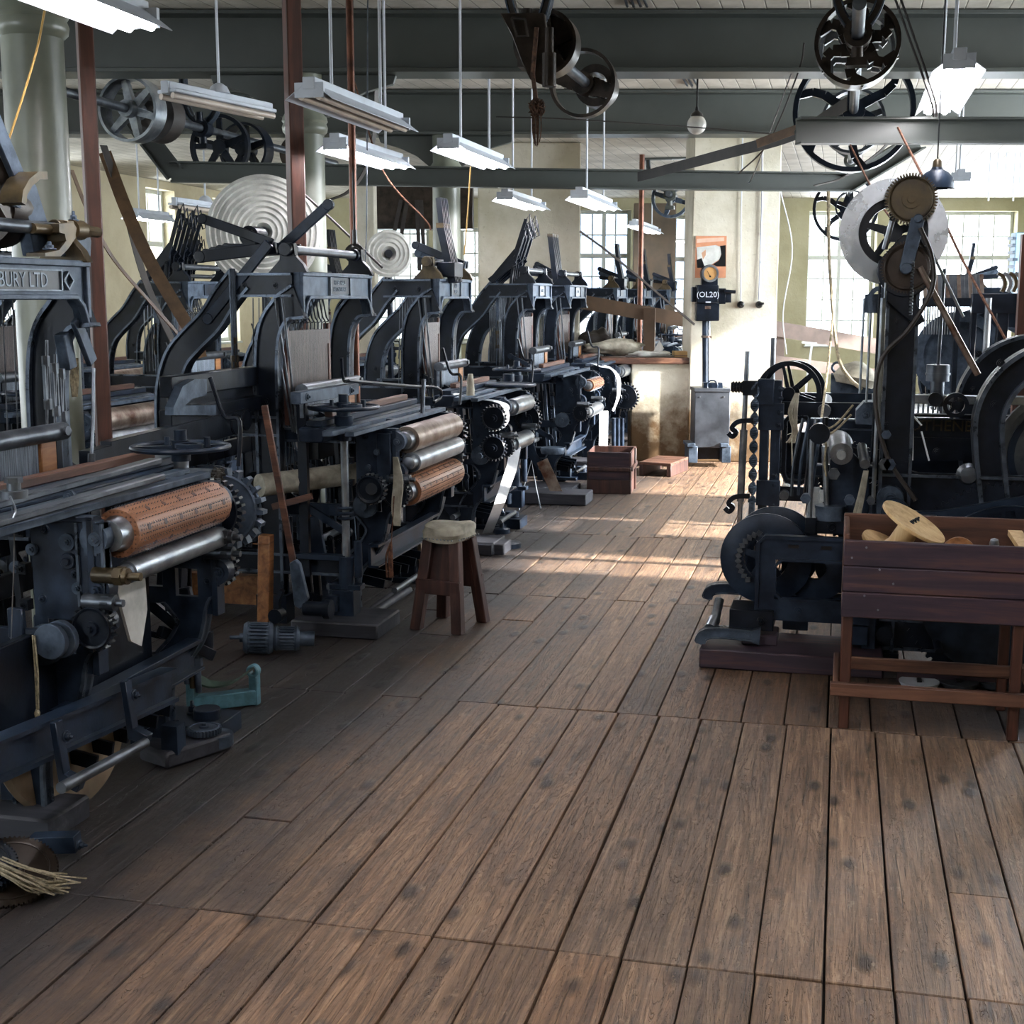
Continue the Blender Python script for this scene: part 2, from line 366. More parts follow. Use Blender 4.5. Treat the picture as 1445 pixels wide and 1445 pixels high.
# ------------------------------------------------------------------ the setting
def struct(o): o['kind'] = 'structure'; return o
WN = [0]
def wall(name, p0, dr, L, z0, z1, out, wins, mat, th=.4, cols=4, light=True, le=1.0):
    """straight wall with window openings wins = (s0, s1, za, zb, columns, rows, light?)"""
    p0 = Vector((p0[0], p0[1], 0)); dr = Vector((dr[0], dr[1], 0)).normalized(); out = Vector((out[0], out[1], 0)).normalized()
    def blk(mb, s0, s1, t0, t1, a, b):
        c = p0+dr*((s0+s1)/2)+out*((t0+t1)/2)+Vector((0, 0, (a+b)/2)); mb.box(c, (s1-s0, t1-t0, b-a), R=Matrix((dr, out, Vector((0, 0, 1)))).transposed())
    m = MB(); s = 0
    for (a, b, za, zb, *r) in sorted(wins):
        if a > s: blk(m, s, a, 0, th, z0, z1)
        if za > z0: blk(m, a, b, 0, th, z0, za)
        if zb < z1: blk(m, a, b, 0, th, zb, z1)
        s = b
    if s < L: blk(m, s, L, 0, th, z0, z1)
    w = struct(m.build(name, mat, smooth=False))
    for (a, b, za, zb, nc, nr, lt) in wins:
        WN[0] += 1; fr = MB(); t0, t1 = th*.45, th*.62; f = .055
        for q in ((a, a+f, za, zb), (b-f, b, za, zb), (a+f, b-f, za, za+f), (a+f, b-f, zb-f, zb)): blk(fr, q[0], q[1], t0, t1, q[2], q[3])
        blk(fr, a-.02, b+.02, -.03, t0, za-.03, za)
        W_ = struct(fr.build('window_%d' % WN[0], WFR, bevel=.004)); mu = MB()
        cw = (b-a-2*f)/nc; rh = (zb-za-2*f)/nr; tm = (t0+t1)/2
        for i in range(1, nc):
            k = .03 if (nc == 4 and i == 2) else .011; x = a+f+cw*i; blk(mu, x-k, x+k, tm-.02, tm+.02, za+f, zb-f)
        for j in range(1, nr):
            z = za+f+rh*j; k = .035 if j == nr-2 and nr > 3 else .011; blk(mu, a+f, b-f, tm-.018, tm+.018, z-k, z+k)
        mu.build('glazing_bars', WFR, W_)
        pane = None
        for i in range(nc):
            for j in range(nr):
                pc = p0+dr*(a+f+cw*(i+.5))+out*tm+Vector((0, 0, za+f+rh*(j+.5)))
                if pane is None:
                    pm = MB(); pm.box((0, 0, 0), (cw-.004, .004, rh-.004)); pane = pm.build('pane', GLASS, W_); o = pane
                else: o = pane.copy(); COL.objects.link(o); o.parent = W_
                o.location = pc; o.rotation_euler = (0, 0, math.atan2(dr.y, dr.x))
        if lt: area('daylight', p0+dr*((a+b)/2)+out*(th+.25)+Vector((0, 0, (za+zb)/2)), -out, b-a-.02, zb-za, lt*(b-a)*(zb-za)*38)
    return w
WFR = plain('grey_white_window_paint', '#b9bcb4', .5, 0, 8, .12)
# floor: dark sub-floor and its boards
m = MB(); m.bb(-9.4, 4.6, -2, 23.5, -.12, -.026); floor = struct(m.build('floor', plain('dark_subfloor', '#15120f', .9), smooth=False))
rows = [1.11, 3.05, 5.0, 6.95, 8.9, 10.85, 13.15, 15.1]; BW = .1615
src = None
def board(x, y0, y1, w, tone, dz):
    m = MB(); a = (w-.005-random.uniform(0, .004))/2; h = (y1-y0-.006)/2
    m.box((0, 0, -.0125), (2*a, 2*h, .025))
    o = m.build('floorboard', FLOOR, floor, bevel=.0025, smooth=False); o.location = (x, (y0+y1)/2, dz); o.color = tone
    o.rotation_euler = (0, random.uniform(-.006, .006), random.uniform(-.0006, .0006)); return o
nb = 0
for ri in range(len(rows)-1):
    off = random.uniform(-.05, .05)
    for k in range(-17, 11 if ri < 5 else 9):
        x = -.03+off+k*BW
        if ri >= 5 and (x < -2.4): continue
        y0, y1 = rows[ri], rows[ri+1]
        if random.random() < .22 and ri in (1, 2, 3):
            ym = y0+random.uniform(.25, .8)*(y1-y0); segs = [(y0, ym), (ym, y1)]
        else: segs = [(y0, y1)]
        for (a, b) in segs:
            g = random.uniform(.82, 1.08); wm = random.uniform(-.04, .05)
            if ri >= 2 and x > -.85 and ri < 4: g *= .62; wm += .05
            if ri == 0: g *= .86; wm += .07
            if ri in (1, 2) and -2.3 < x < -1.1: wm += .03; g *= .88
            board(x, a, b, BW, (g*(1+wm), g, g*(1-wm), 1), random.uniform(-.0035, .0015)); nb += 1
m = MB()
for (x0, x1, ya, yb) in ((-9.4, -2.86, 1.1, 22), (1.68, 4.4, 1.1, 23), (-2.86, 1.68, 15.1, 23), (-9.4, 4.4, -2, 1.1), (-2.86, -2.45, 10.86, 15.1)):
    x = x0
    while x < x1-.02:
        y = ya
        while y < yb-.02:
            e = min(y+1.95, yb); m.bb(x+.003, min(x+BW, x1)-.003, y+.003, e-.003, -.025, random.uniform(-.003, 0)); y = e
        x += BW
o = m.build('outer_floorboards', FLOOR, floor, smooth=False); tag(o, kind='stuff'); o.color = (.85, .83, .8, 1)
# ceilings
cs, sn = math.cos(PSI), math.sin(PSI)
def Yd(x, d): return (d+x*sn)/cs
m = MB(); m.prism([(-9.4, -2), (4.6, -2), (4.6, Yd(4.6, 12.9)), (-9.4, Yd(-9.4, 12.9))], 'xy', 3.47, 3.6); struct(m.build('ceiling', CEIL, smooth=False))
m = MB(); m.prism([(-9.4, Yd(-9.4, 12.9)), (4.6, Yd(4.6, 12.9)), (4.6, Yd(4.6, 22)), (-9.4, Yd(-9.4, 22))], 'xy', 3.16, 3.28); struct(m.build('ceiling', CEIL, smooth=False))
# walls
wl = [(s, s+.8, .95, 3.05, 2, 6, .9) for s in (2.2, 4.3, 6.4, 8.5, 10.6, 12.7, 14.8, 18.05, 20.0)]
wall('wall_left', (-9, -1.6), (0, 1), 21.7, 0, 3.6, (-1, 0), wl, PLL)
wr = [(9.15, 9.85, .85, 3.45, 2, 6, 2.0), (10.55, 11.3, .85, 3.45, 2, 6, 3.0), (12.5, 15.25, .85, 3.45, 6, 6, 3.0), (15.6, 17.1, .85, 2.95, 4, 6, 3), (18, 19.5, .85, 2.95, 4, 6, 3), (20.4, 21.9, .85, 2.95, 4, 6, 2)]
wall('wall_right', (4.2, -1.6), (0, 1), 27, 0, 3.6, (1, 0), wr, PLY)
wall('wall_near', (-9, -1.6), (1, 0), 13.2, 0, 3.6, (0, -1), [(s, s+1.6, .85, 3.05, 4, 6, 0.45) for s in (1, 3.5)], PLL)  # windows behind the camera are unseen, added for soft fill light
Pb = V(U(200, 21.7)-1.5, 21.7); 
def bw(a, b, za, zb, nc, nr, lt): return (U(a, 21.7)-U(200, 21.7)+1.5, U(b, 21.7)-U(200, 21.7)+1.5, za, zb, nc, nr, lt)
wall('wall_back', (Pb.x, Pb.y), (cs, sn), 19, 0, 3.2, (-sn, cs), [
    bw(528, 606, .9, 3.0, 3, 6, 0), bw(650, 690, .9, 2.7, 2, 5, 1), bw(815, 890, .9, 2.98, 4, 6, 0), bw(950, 973, .9, 2.9, 1, 6, 1),
    bw(1138, 1234, .85, 2.96, 4, 6, 1.6), bw(1290, 1430, .85, 2.96, 6, 6, 1.6), bw(1500, 1640, .85, 2.96, 6, 6, 1)], PLY)
# two plastered piers and the low wall between them
def vblock(name, u0, u1, d0, d1, z0, z1, mat, bevel=.012):
    m = MB(); c = V((u0+u1)/2, (d0+d1)/2, (z0+z1)/2); m.box(c, (u1-u0, d1-d0, z1-z0), PSI); return m.build(name, mat, bevel=bevel, seg=2)
pb = struct(vblock('wall_pier_right', U(975, 13.15), U(1097, 13.15), 13.15, 13.75, 0, 3.155, PLA))
pa = struct(vblock('wall_pier_left', U(675, 13.98), U(818, 13.98), 13.98, 14.4, 0, 3.155, PLA))
pw = struct(vblock('wall_parapet', U(893, 13.2), U(976, 13.2), 13.22, 13.6, 0, 1.0, PLA))
struct(vblock('trim_1', U(893, 13.2)-.3, U(976, 13.2), 13.17, 13.66, .96, 1.02, WREDX))
# conduits on pier + boxes
def onV(px, py, d): return aD(px, py, d)
t = T('wall_switch', 'black round switch at the end of the left thin conduit on the pier', 'switch', onV(1044, 430, 13.1))
m = MB(); m.tube([onV(1048, 190, 13.13), onV(1046, 300, 13.13), onV(1045, 425, 13.13)], .006); m.build('conduit', WHTP, t, True)
m = MB(); m.lathe([(0, .035), (.03, .033), (.045, .015), (.07, .012)], onV(1045, 430, 13.14), (sn, -cs, 0), 16); m.build('knob', BLK, t, True)
t = T('wall_switch', 'black lever switch at the end of the right thicker conduit on the pier', 'switch', onV(1071, 430, 13.1))
m = MB(); m.tube([onV(1076, 190, 13.13), onV(1075, 300, 13.13), onV(1071, 424, 13.13)], .009)
for y in (330, 370): m.ring(onV(1074, y, 13.13), (0, 0, 1), .014, .008, .02, 10)
m.build('conduit', WHTP, t, True)
m = MB(); m.lathe([(0, .035), (.03, .033), (.045, .02)], onV(1071, 430, 13.14), (sn, -cs, 0), 16); m.bar(onV(1071, 430, 13.08), onV(1078, 428, 13.05), .012, .02); m.build('knob', BLK, t, True)
# brackets of the I-beams ---------------------------------------------------
def ibeam(d, zb, zt, label, fl=.15):
    u0 = (-8.9+d*sn)/cs; u1 = (4.15+d*sn)/cs; m = MB(); L = u1-u0
    for (z0, z1, w) in ((zb, zb+.025, fl), (zt-.025, zt, fl), (zb+.02, zt-.02, .02)): m.box(V((u0+u1)/2, d, (z0+z1)/2), (L, w*2 if w > .1 else w, z1-z0), PSI)
    o = m.build('girder', BEAM, bevel=.003); return tag(o, label, 'beam')
g0 = ibeam(5.9, 3.07, 3.46, 'grey green steel girder nearest overhead, above the frame top')
g1 = ibeam(9.3, 3.07, 3.46, 'grey green steel girder crossing the top of the view in front')
g2 = ibeam(12.7, 3.07, 3.46, 'grey green steel girder behind, resting over the plastered piers')
def column(u, d, label, r=.128):
    b = V(u, d); t = T('iron_column', label, 'column', b, PSI)
    m = MB(); m.lathe([(0, r*1.5), (.06, r*1.5), (.09, r*1.2), (.14, r*1.04), (2.62, r), (2.70, r)], (0, 0, 0), (0, 0, 1), 32); m.build('shaft', COLM, t)
    m = MB(); m.lathe([(2.68, r*1.0), (2.70, r*1.16), (2.73, r*1.2), (2.755, r*1.12), (2.77, r*1.2), (2.80, r*1.14), (2.83, r*.98), (3.068, r*1.02)], (0, 0, 0), (0, 0, 1), 32); m.build('capital', COLM, t)
    m = MB()
    for s in (-1, 1):
        pts = [(s*.1, 3.068), (s*.62, 3.068), (s*.60, 3.01), (s*.42, 2.96), (s*.27, 2.89), (s*.16, 2.8), (s*.1, 2.8)]
        m.prism(pts if s > 0 else pts[::-1], 'xz', -.035, .035)
    m.build('bracket', BEAM, t, bevel=.004); return t
column(U(65, 5.9), 5.9, 'pale green round iron column behind the nearest loom at the left edge')
column(U(436, 9.3), 9.3, 'pale green round iron column half hidden behind the right brown timber post')
column(U(631, 12.7), 12.7, 'pale green round iron column beside the left plastered pier')
# low trussed channel beams -------------------------------------------------
def channel(pts, h, label, w=.12):
    m = MB()
    for a, b in zip(pts[:-1], pts[1:]):
        a, b = Vector(a), Vector(b); m.bar(a, b, .014, h, side=(0, 1, 0)) if False else None
        dr = (b-a).normalized(); upv = (Vector((0, 0, 1))-dr*dr.z).normalized(); sd = dr.cross(upv)
        a2 = a-dr*.02; b2 = b+dr*.02
        m.bar(a2, b2, .012, h, side=sd)
        for s in (-1, 1): m.bar(a2+upv*s*h/2+sd*-.04*(-1), b2+upv*s*h/2+sd*.04, .10, .012, side=sd)
        m.bolt(a+sd*-.012, -sd, .016, .014); m.bolt(b+sd*-.012, -sd, .016, .014)
    o = m.build('hanging_channel', BEAM); return tag(o, label, 'beam', None)
channel([aD(185, 165, 10.7), aD(245, 243, 10.75), aD(720, 252, 11.2), aD(1195, 258, 11.7), aD(1292, 200, 11.8)], .145, 'long grey green hanging steel channel with both ends bent up, spanning under the girders')
channel([aD(1128, 186, 7.7), aD(1500, 186, 7.9)], .13, 'shorter grey green steel channel in front of the big spoked pulleys')
# ceiling conduits
k = 0
for (a, b) in ((880, 875), (888, 884), (896, 894), (904, 903), (961, 960), (968, 967), (975, 974)):
    d0, d1 = (8.2, 9.1) if a < 950 else (9.6, 12.5)
    m = MB(); m.tube([aZ(a, -10 if a < 950 else 106, 3.455), aZ(b+10, 9 if a < 950 else 121, 3.455)], .009)
    o = m.build('ceiling_conduit', DST)
    tag(o, ('leftmost', 'second', 'third', 'rightmost')[(880, 888, 896, 904).index(a)]+' of four grey conduits on the ceiling before the front girder' if a < 950 else ('left', 'middle', 'right')[(961, 968, 975).index(a)]+' one of three grey conduits on the ceiling above the globe lamp', 'pipe', 'ceiling conduits, front bundle' if a < 950 else 'ceiling conduits, rear bundle')
# outside: a slate-roofed building and a white brick wall seen through the windows
t = T('neighbour_building', 'blue roofed building outside the window between the plastered piers', 'building', V(U(850, 34), 36, -1))
m = MB(); m.box(V(U(850, 34)+1, 36, .4), (8, 3, 3.0), PSI); m.build('facade', WHT, t, True)
m = MB(); a = V(U(850, 34)-3, 34.4, 1.9); m.add([V(U(850, 34)-3.2, 34.3, 1.8), V(U(850, 34)+5.2, 34.3, 1.8), V(U(850, 34)+5.2, 36, 4.2), V(U(850, 34)+.2, 36, 4.2), V(U(850, 34)-3.2, 37.7, 1.8), V(U(850, 34)+5.2, 37.7, 1.8)], [(0, 1, 2, 3), (3, 2, 5, 4), (0, 3, 4), (1, 5, 2), (0, 4, 5, 1)])
m.build('roof', plain('blue_slate', '#7288a8', .6), t, True)
n = N('white_painted_brick'); br = n.new('ShaderNodeTexBrick'); br.inputs['Scale'].default_value = 1; br.inputs['Brick Width'].default_value = .5; br.inputs['Row Height'].default_value = .22; br.inputs['Mortar Size'].default_value = .012
br.inputs['Color1'].default_value = lin('#b9c2c4'); br.inputs['Color2'].default_value = lin('#aab4b6'); br.inputs['Mortar'].default_value = lin('#7f888c')
cx = n.new('ShaderNodeSeparateXYZ'); n.lk(n.coord((1, 1, 1), False), cx.inputs[0]); cb = n.new('ShaderNodeCombineXYZ'); n.lk(cx.outputs[0], cb.inputs[0]); n.lk(cx.outputs[2], cb.inputs[1]); n.lk(cb.outputs[0], br.inputs['Vector'])
n.fin(br.outputs['Color'], .8); m = MB(); m.box(V(U(560, 27), 27, 2), (5, .3, 6), PSI)
single(m, 'brick_wall', n.m, 'white painted brick wall outside the far window beside the small disc', 'wall')
# ------------------------------------------------------------------ the ribbon looms of the left row
def side_frame(ly, mirror=1):
    m = MB(); y0, y1 = ly-.018, ly+.018
    post = cr([(-.44, 1.585), (-.52, 1.55), (-.585, 1.46), (-.61, 1.3), (-.612, 1.0), (-.612, .5), (-.612, .12)], 5)
    m.strip(post, [.125+.05*max(0, 1-i/6) for i in range(len(post))], y0, y1, flange=.014, fy=.018)
    m.strip([(-.47, 1.662), (-.60, 1.662), (-.79, 1.662)], .115, y0, y1, flange=.012, fy=.018)
    rear = cr([(-.74, 1.69), (-.82, 1.60), (-.90, 1.49), (-1.0, 1.40), (-1.09, 1.30), (-1.14, 1.14), (-1.15, .9), (-1.15, .5), (-1.15, 0)], 4)
    m.strip(rear, .135, y0, y1, flange=.013, fy=.018)
    m.strip([(-1.12, .98), (-.55, .98)], .10, y0, y1, flange=.012, fy=.014)
    m.strip([(-1.12, .30), (-.2, .30)], .10, y0, y1, flange=.012, fy=.014)
    m.bb(-1.22, -1.06, ly-.06, ly+.06, 0, .03); m.bb(-.69, -.53, ly-.05, ly+.05, .0, .14)
    for p in ((-.56, 1.66), (-.72, 1.66), (-.62, 1.1), (-1.14, 1.1), (-.62, .7)): m.bolt((p[0], ly-.02, p[1]), (0, -1, 0), .012, .012)
    return m
def front_plate(ly, hole=True):
    m = MB(); y0, y1 = ly-.014, ly+.014
    if hole: m.strip([(-.10, .965), (-.10, .66)], .20, y0, y1); m.strip([(-.18, .67), (-.18, .52)], .05, y0, y1); m.strip([(-.035, .67), (-.035, .52)], .07, y0, y1); m.bb(-.2, 0, y0, y1, .50, .56)
    else: m.strip([(-.10, .965), (-.10, .50)], .20, y0, y1)
    m.bb(-.008, .012, ly-.028, ly+.028, .50, .965); m.bb(-.205, .012, ly-.024, ly+.024, .957, .972)
    leg = cr([(-.11, .55), (-.10, .46), (-.14, .38), (-.22, .29), (-.25, .2), (-.25, .0)], 5)
    m.strip(leg, [.2, .17, .15, .13, .12]+[.11]*(len(leg)-5), y0, y1, flange=.012, fy=.012)
    m.strip([(-.60, .93), (-.2, .93)], .07, y0, y1, flange=.01, fy=.01); m.strip([(-.60, .56), (-.18, .56)], .06, y0, y1)
    m.strip(cr([(-.32, .08), (-.33, .2), (-.40, .3), (-.44, .52)], 4), .07, y0, y1)
    m.bb(-.34, -.14, ly-.05, ly+.05, 0, .03)
    for p in ((-.06, .80), (-.15, .93), (-.03, .62), (-.03, .7), (-.17, .72)): m.bolt((p[0], ly-.014, p[1]), (0, -1, 0), .010, .010)
    m.disc((-.075, ly-.02, .84), (0, 1, 0), .024, .02, 16); m.disc((-.075, ly-.03, .84), (0, 1, 0), .012, .02, 12)
    return m
def top_rail(W):
    m = MB(); x0, x1 = -.47, -.435
    out = [(0, 1.725), (0, 1.50), (.03, 1.50), (.045, 1.56), (.085, 1.595), (W-.085, 1.595), (W-.045, 1.56), (W-.03, 1.50), (W, 1.50), (W, 1.725)]
    m.prism(out[::-1], 'yz', x0, x1)
    m.bb(x1-.002, x1+.018, 0, W, 1.705, 1.725); m.bb(x1-.002, x1+.014, 0, .022, 1.50, 1.72); m.bb(x1-.002, x1+.014, W-.022, W, 1.50, 1.72)
    arch = [(.022, 1.50), (.034, 1.54), (.05, 1.575), (.088, 1.603), (W-.088, 1.603), (W-.05, 1.575), (W-.034, 1.54), (W-.022, 1.50)]
    m.strip(arch, .018, x1-.004, x1+.018, pl='yz'.replace('yz', 'yz')); return m
def plaque(W, lines, t, kind):
    m = MB(); x = -.434
    if kind == 1:
        m.bb(x, x+.006, W*.02, W*.80, 1.625, 1.69); fr = MB()
        for q in ((W*.02, W*.80, 1.688, 1.693), (W*.02, W*.80, 1.622, 1.627), (W*.80, W*.806, 1.622, 1.693)): fr.bb(x, x+.012, *q)
        c = W*.85; fr.strip([(c-.028, 1.657), (c, 1.685), (c+.028, 1.657), (c, 1.629), (c-.028, 1.657)], .008, x, x+.012, pl='yz')
        p = m.build('name_plate', IR, t); p['label'] = 'black cast name plate in a raised border'; fr.build('plate_border', IRL, p)
        text(lines, .068, (x+.007, W*.445, 1.6555), rot3((0, 1, 0), (0, 0, 1)), IRL, p, sx=.86)
    else:
        a, b = W*.38, W*.66; m.bb(x, x+.006, a, b, 1.62, 1.70); fr = MB(); fr.bb(x, x+.012, a-.006, a, 1.60, 1.71); fr.bb(x, x+.012, b, b+.006, 1.60, 1.71)
        p = m.build('name_plate', IRB, t); fr.build('plate_border', IRL, p)
        if lines: text(lines, .034, (x+.007, (a+b)/2, 1.66), rot3((0, 1, 0), (0, 0, 1)), IRL, p, sx=.9)
W_PIN = [1]
def roller(t, y0, y1, x, z, r, mat, name, lab=None, n=40):
    m = MB(); m.lathe([(0, r*.97), (.012, r), (y1-y0-.012, r), (y1-y0, r*.97)], (x, y0, z), (0, 1, 0), n); o = m.build(name, mat, t)
    if lab: o['label'] = lab
    if name == 'perforated_roller' and W_PIN[0]:
        pm = MB(); hm = MB(); rows_ = 22; nn = int((y1-y0-.04)/.019)
        for i in range(rows_):
            a = 2*PI*i/rows_; c, s_ = math.cos(a), math.sin(a)
            for k in range(nn):
                yy = y0+.02+.019*(k+.5*(i % 2)); p = Vector((x+c*r, yy, z+s_*r)); pm.rings([[p+Vector((-s_*q, w, c*q)) for q, w in ((.0016, 0), (0, .0016), (-.0016, 0), (0, -.0016))], [p+Vector((c*.006-s_*q*.3, w*.3, s_*.006+c*q*.3)) for q, w in ((.0016, 0), (0, .0016), (-.0016, 0), (0, -.0016))]])
        for i in range(8):
            a = 2*PI*(i+.25)/8; c, s_ = math.cos(a), math.sin(a)
            for k in range(int((y1-y0)/.1)):
                p = Vector((x+c*r, y0+.06+.1*k+.05*(i % 2), z+s_*r)); hm.cyl(p-Vector((c, 0, s_))*.004, p+Vector((c, 0, s_))*.0006, .0095, n=12)
        tag(pm.build('pins', DST, o, smooth=False), kind='stuff'); tag(hm.build('plugs', WDK, o), kind='stuff')
    m = MB(); m.lathe([(-.055, r*.30), (-.05, r*.62), (-.012, r*.66), (0, r*.74), (y1-y0, r*.74), (y1-y0+.03, r*.66), (y1-y0+.05, r*.4)], (x, y0, z), (0, 1, 0), 24); m.build('roller_shaft', STL, o)
    return o
def handwheel(t, x, y, z, z0, r=.165, post=True):
    m = MB(); m.torus((x, y, z), (0, 0, 1), r, .010, 48, 8); m.cyl((x, y, z-.05), (x, y, z+.025), .034, n=16); m.cyl((x, y, z+.02), (x, y, z+.062), .024, n=16)
    for k in range(4):
        a = k*PI/2+.5; m.bar((x, y, z), (x+math.cos(a)*r, y+math.sin(a)*r, z), .03, .012)
    m.cyl((x+.09, y+.03, z), (x+.09, y+.03, z+.035), .012, n=8); m.cyl((x-.08, y+.05, z), (x-.08, y+.05, z+.03), .01, n=8); m.ring((x+.06, y-.05, z+.012), (0, 0, 1), .05, .03, .014, 20)
    h = m.build('handwheel', IRB, t)
    if post:
        m = MB(); m.cyl((x, y, z0), (x, y, z), .019, n=14); m.build('upright_spindle', STL, t)
        m = MB(); m.lathe([(0, .036), (.07, .036), (.085, .046), (.12, .046)], (x, y, z-.16), (0, 0, 1), 18); m.bb(x-.2, x+.02, y-.02, y+.02, z-.13, z-.09); m.build('top_bearing', IRB, t, bevel=.003)
        m = MB(); m.bb(x-.25, x, y-.025, y+.025, .34, .365); m.build('bearing_arm', IRB, t, bevel=.003)
        m = MB(); m.lathe([(0, .04), (.16, .036)], (x, y, .20), (0, 0, 1), 16)
        for q in (.55, .575, .6): m.torus((x, y, q), (0, 0, 1), .032, .009, 18, 6)
        m.bb(x-.08, x+.08, y-.035, y+.035, .20, .225); m.bb(x-.06, x+.05, y-.05, y+.05, .07, .2)
        m.cyl((x-.05, y-.06, .1), (x-.05, y-.06, .18), .03, n=14); m.cyl((x+.06, y, .26), (x+.06, y, .44), .02, n=10)
        m.build('spindle_bearings', IRB, t, bevel=.003)
    return h
def turnbuckle_rods(t, x, y, z0, z1, n=2, gap=.022):
    for i in range(n):
        m = MB(); yy = y+i*gap; m.tube([(x, yy, z0), (x, yy, z1)], .006, 6); m.build('lifting_rod', IRG, t)
        m = MB(); zc = z0+(z1-z0)*(.32+.12*(i % 2))
        for s in (-1, 1): m.bar((x, yy+s*.009, zc-.05), (x, yy+s*.009, zc+.05), .005, .008)
        m.cyl((x, yy, zc+.045), (x, yy, zc+.075), .012, n=6); m.cyl((x, yy, zc-.075), (x, yy, zc-.045), .012, n=6); m.build('turnbuckle', BRZ, t)
def loom(X, Y, W, spec, label, rz=0, group='narrow-fabric looms in the left row'):
    t = T('ribbon_loom', label, 'loom', (X, Y, 0), rz, group)
    g = spec.get; ny, fy = g('near', -.16), g('far', .8)
    for ly in (0.0, W): side_frame(ly).build('side_frame', IR, t)
    top_rail(W).build('top_rail', IRG, t, bevel=.003)
    plaque(W, g('text', ''), t, g('plate', 2))
    for ly in (ny, fy): front_plate(ly).build('front_plate', IRB, t, bevel=.002)
    for ly in (ny, fy):   # bearing caps and big nuts in front of the plates
        for z in (.91, .76, .655):
            m = MB(); m.disc((.012, ly, z), (0, 1, 0), .045, .05, 20); m.bb(-.02, .02, ly-.025, ly+.025, z-.05, z+.05); m.bolt((.02, ly-.028, z), (0, -1, 0), .014, .016); m.build('bearing_cap', IRG if z > .8 else IRB, t)
        m = MB(); m.cyl((-.01, ly-.05, .73), (.09, ly-.05, .73), .024, n=14); m.cyl((.05, ly-.05, .73), (.075, ly-.05, .73), .026, n=6); m.cyl((.07, ly-.05, .73), (.115, ly-.05, .73), .011, n=10); m.build('threaded_stud', DST, t)
    for k in range(7):
        m = MB(); m.box((-.23, ny-.012, .92-k*.055), (.03, .03, .03)); m.bolt((-.23, ny-.026, .92-k*.055), (0, -1, 0), .009, .01)
        if k % 2 == 0: m.build('bolt_block', IR, t)
    # rollers
    a, b = ny+.05, fy-.06
    kinds = g('rollers', (('wood', .91, .075), ('steel', .795, .036)))
    for kd, z, r in kinds:
        m = {'wood': ROLL, 'steel': STL, 'rust': LCH}[kd]
        roller(t, a+.02, b-.03, .035 if r > .05 else .06, z, r, m, {'wood': 'perforated_roller', 'steel': 'steel_roller', 'rust': 'rusty_roller'}[kd], {'wood': 'orange-brown perforated wooden roller', 'rust': 'steel roller with a rusty end'}.get(kd))
    # breast rails and race board
    e = fy+.22; s0 = ny-.45 if g('long', 1) else ny-.1
    m = MB(); m.bb(-.20, -.15, s0, e-.1, .972, .998); m.bb(-.09, -.045, s0, e-.15, .974, .996); m.bb(-.2, -.05, ny+.3, ny+.34, .974, .99); m.bb(-.2, -.05, fy-.1, fy-.05, .974, .99); m.build('breast_rail', IRG, t, bevel=.003)
    m = MB(); m.bb(-.34, -.26, s0+.15, e, 1.0, 1.03); m.build('race_board', IRB, t, bevel=.004)
    m = MB(); m.bb(-.325, -.285, s0+.35, e-.1, 1.03, 1.06); m.build('shuttle_rail', WREDY, t, bevel=.004)
    m = MB(); m.prism([(-.36, .93), (-.24, .93), (-.22, 1.0), (-.36, 1.0)], 'xz', s0+.1, e); m.build('sley_beam', IRB, t, bevel=.006)
    cy0, cy1 = g('cap', (-.1, W*.75))
    m = MB(); m.rings([[(-.40+.034*math.cos(q)*1.0, y, 1.165+.03*math.sin(q)) for q in [2*PI*i/12 for i in range(12)]] for y in (cy0, cy1)]); m.cyl((-.365, cy1-.04, 1.17), (-.355, cy1-.04, 1.17), .016, n=12); m.build('reed_cap', DST, t)
    m = MB(); m.bb(-.42, -.405, cy0+.02, cy1-.14, 1.03, 1.14); m.build('reed', REED, t)
    m = MB(); m.bb(-.425, -.395, cy1-.135, cy1-.05, 1.03, 1.14); m.build('reed_block', WORG, t, bevel=.003)
    for ly in (cy0+.05, cy1-.03):
        m = MB(); m.bar((-.42, ly, .25), (-.42, ly, 1.15), .045, .03, side=(1, 0, 0)); m.build('sley_sword', IR, t)
    # harness
    h0, h1 = g('heald', (.06, W*.62))
    for q in (h0, h1):
        m = MB(); m.bb(-.56, -.53, q-.014, q+.014, .98, 1.47); m.build('heald_frame_post', WRED, t, bevel=.003)
    m = MB(); m.bb(-.56, -.535, h0+.015, h1-.015, 1.02, 1.37); o = m.build('heald_cords', HEALD, t); o['label'] = 'dense dark brown heald cords'
    m = MB(); m.bb(-.565, -.53, h0, h1, 1.365, 1.44); m.build('heald_bar', HEALD, t)
    m = MB()
    for k in range(11):
        yy = h0+.02+(h1-h0-.04)*k/10; m.tube([(-.545, yy, 1.44), (-.545, yy+.006, 1.475), (-.53, yy+.014, 1.48), (-.545, yy+.02, 1.5), (-.56, yy+.01, 1.60)], .004, 5)
    m.build('harness_hooks', IR, t)
    # cross rails, drive shaft, beams
    for q in ((-.63, -.60, .60, .68), (-1.13, -1.10, .75, .84), (-.66, -.60, 1.0, 1.05), (-.8, -.74, 1.63, 1.70)): m = MB(); m.bb(q[0], q[1], 0, W, q[2], q[3]); m.build('cross_rail', IR, t, bevel=.003)
    m = MB(); m.cyl((-.78, ny-.1, .62), (-.78, fy+.25, .62), .022, n=12)
    for yy in (.2, .35, .5, W-.1): m.disc((-.78, yy, .62), (0, 1, 0), .07, .03, 18)
    m.build('crank_shaft', DST, t)
    m = MB(); m.cyl((-.95, .03, .55), (-.95, W-.03, .55), .10, n=24); m.disc((-.95, .05, .55), (0, 1, 0), .22, .015, 36); m.disc((-.95, W-.05, .55), (0, 1, 0), .22, .015, 36); m.build('warp_beam', IRB, t)
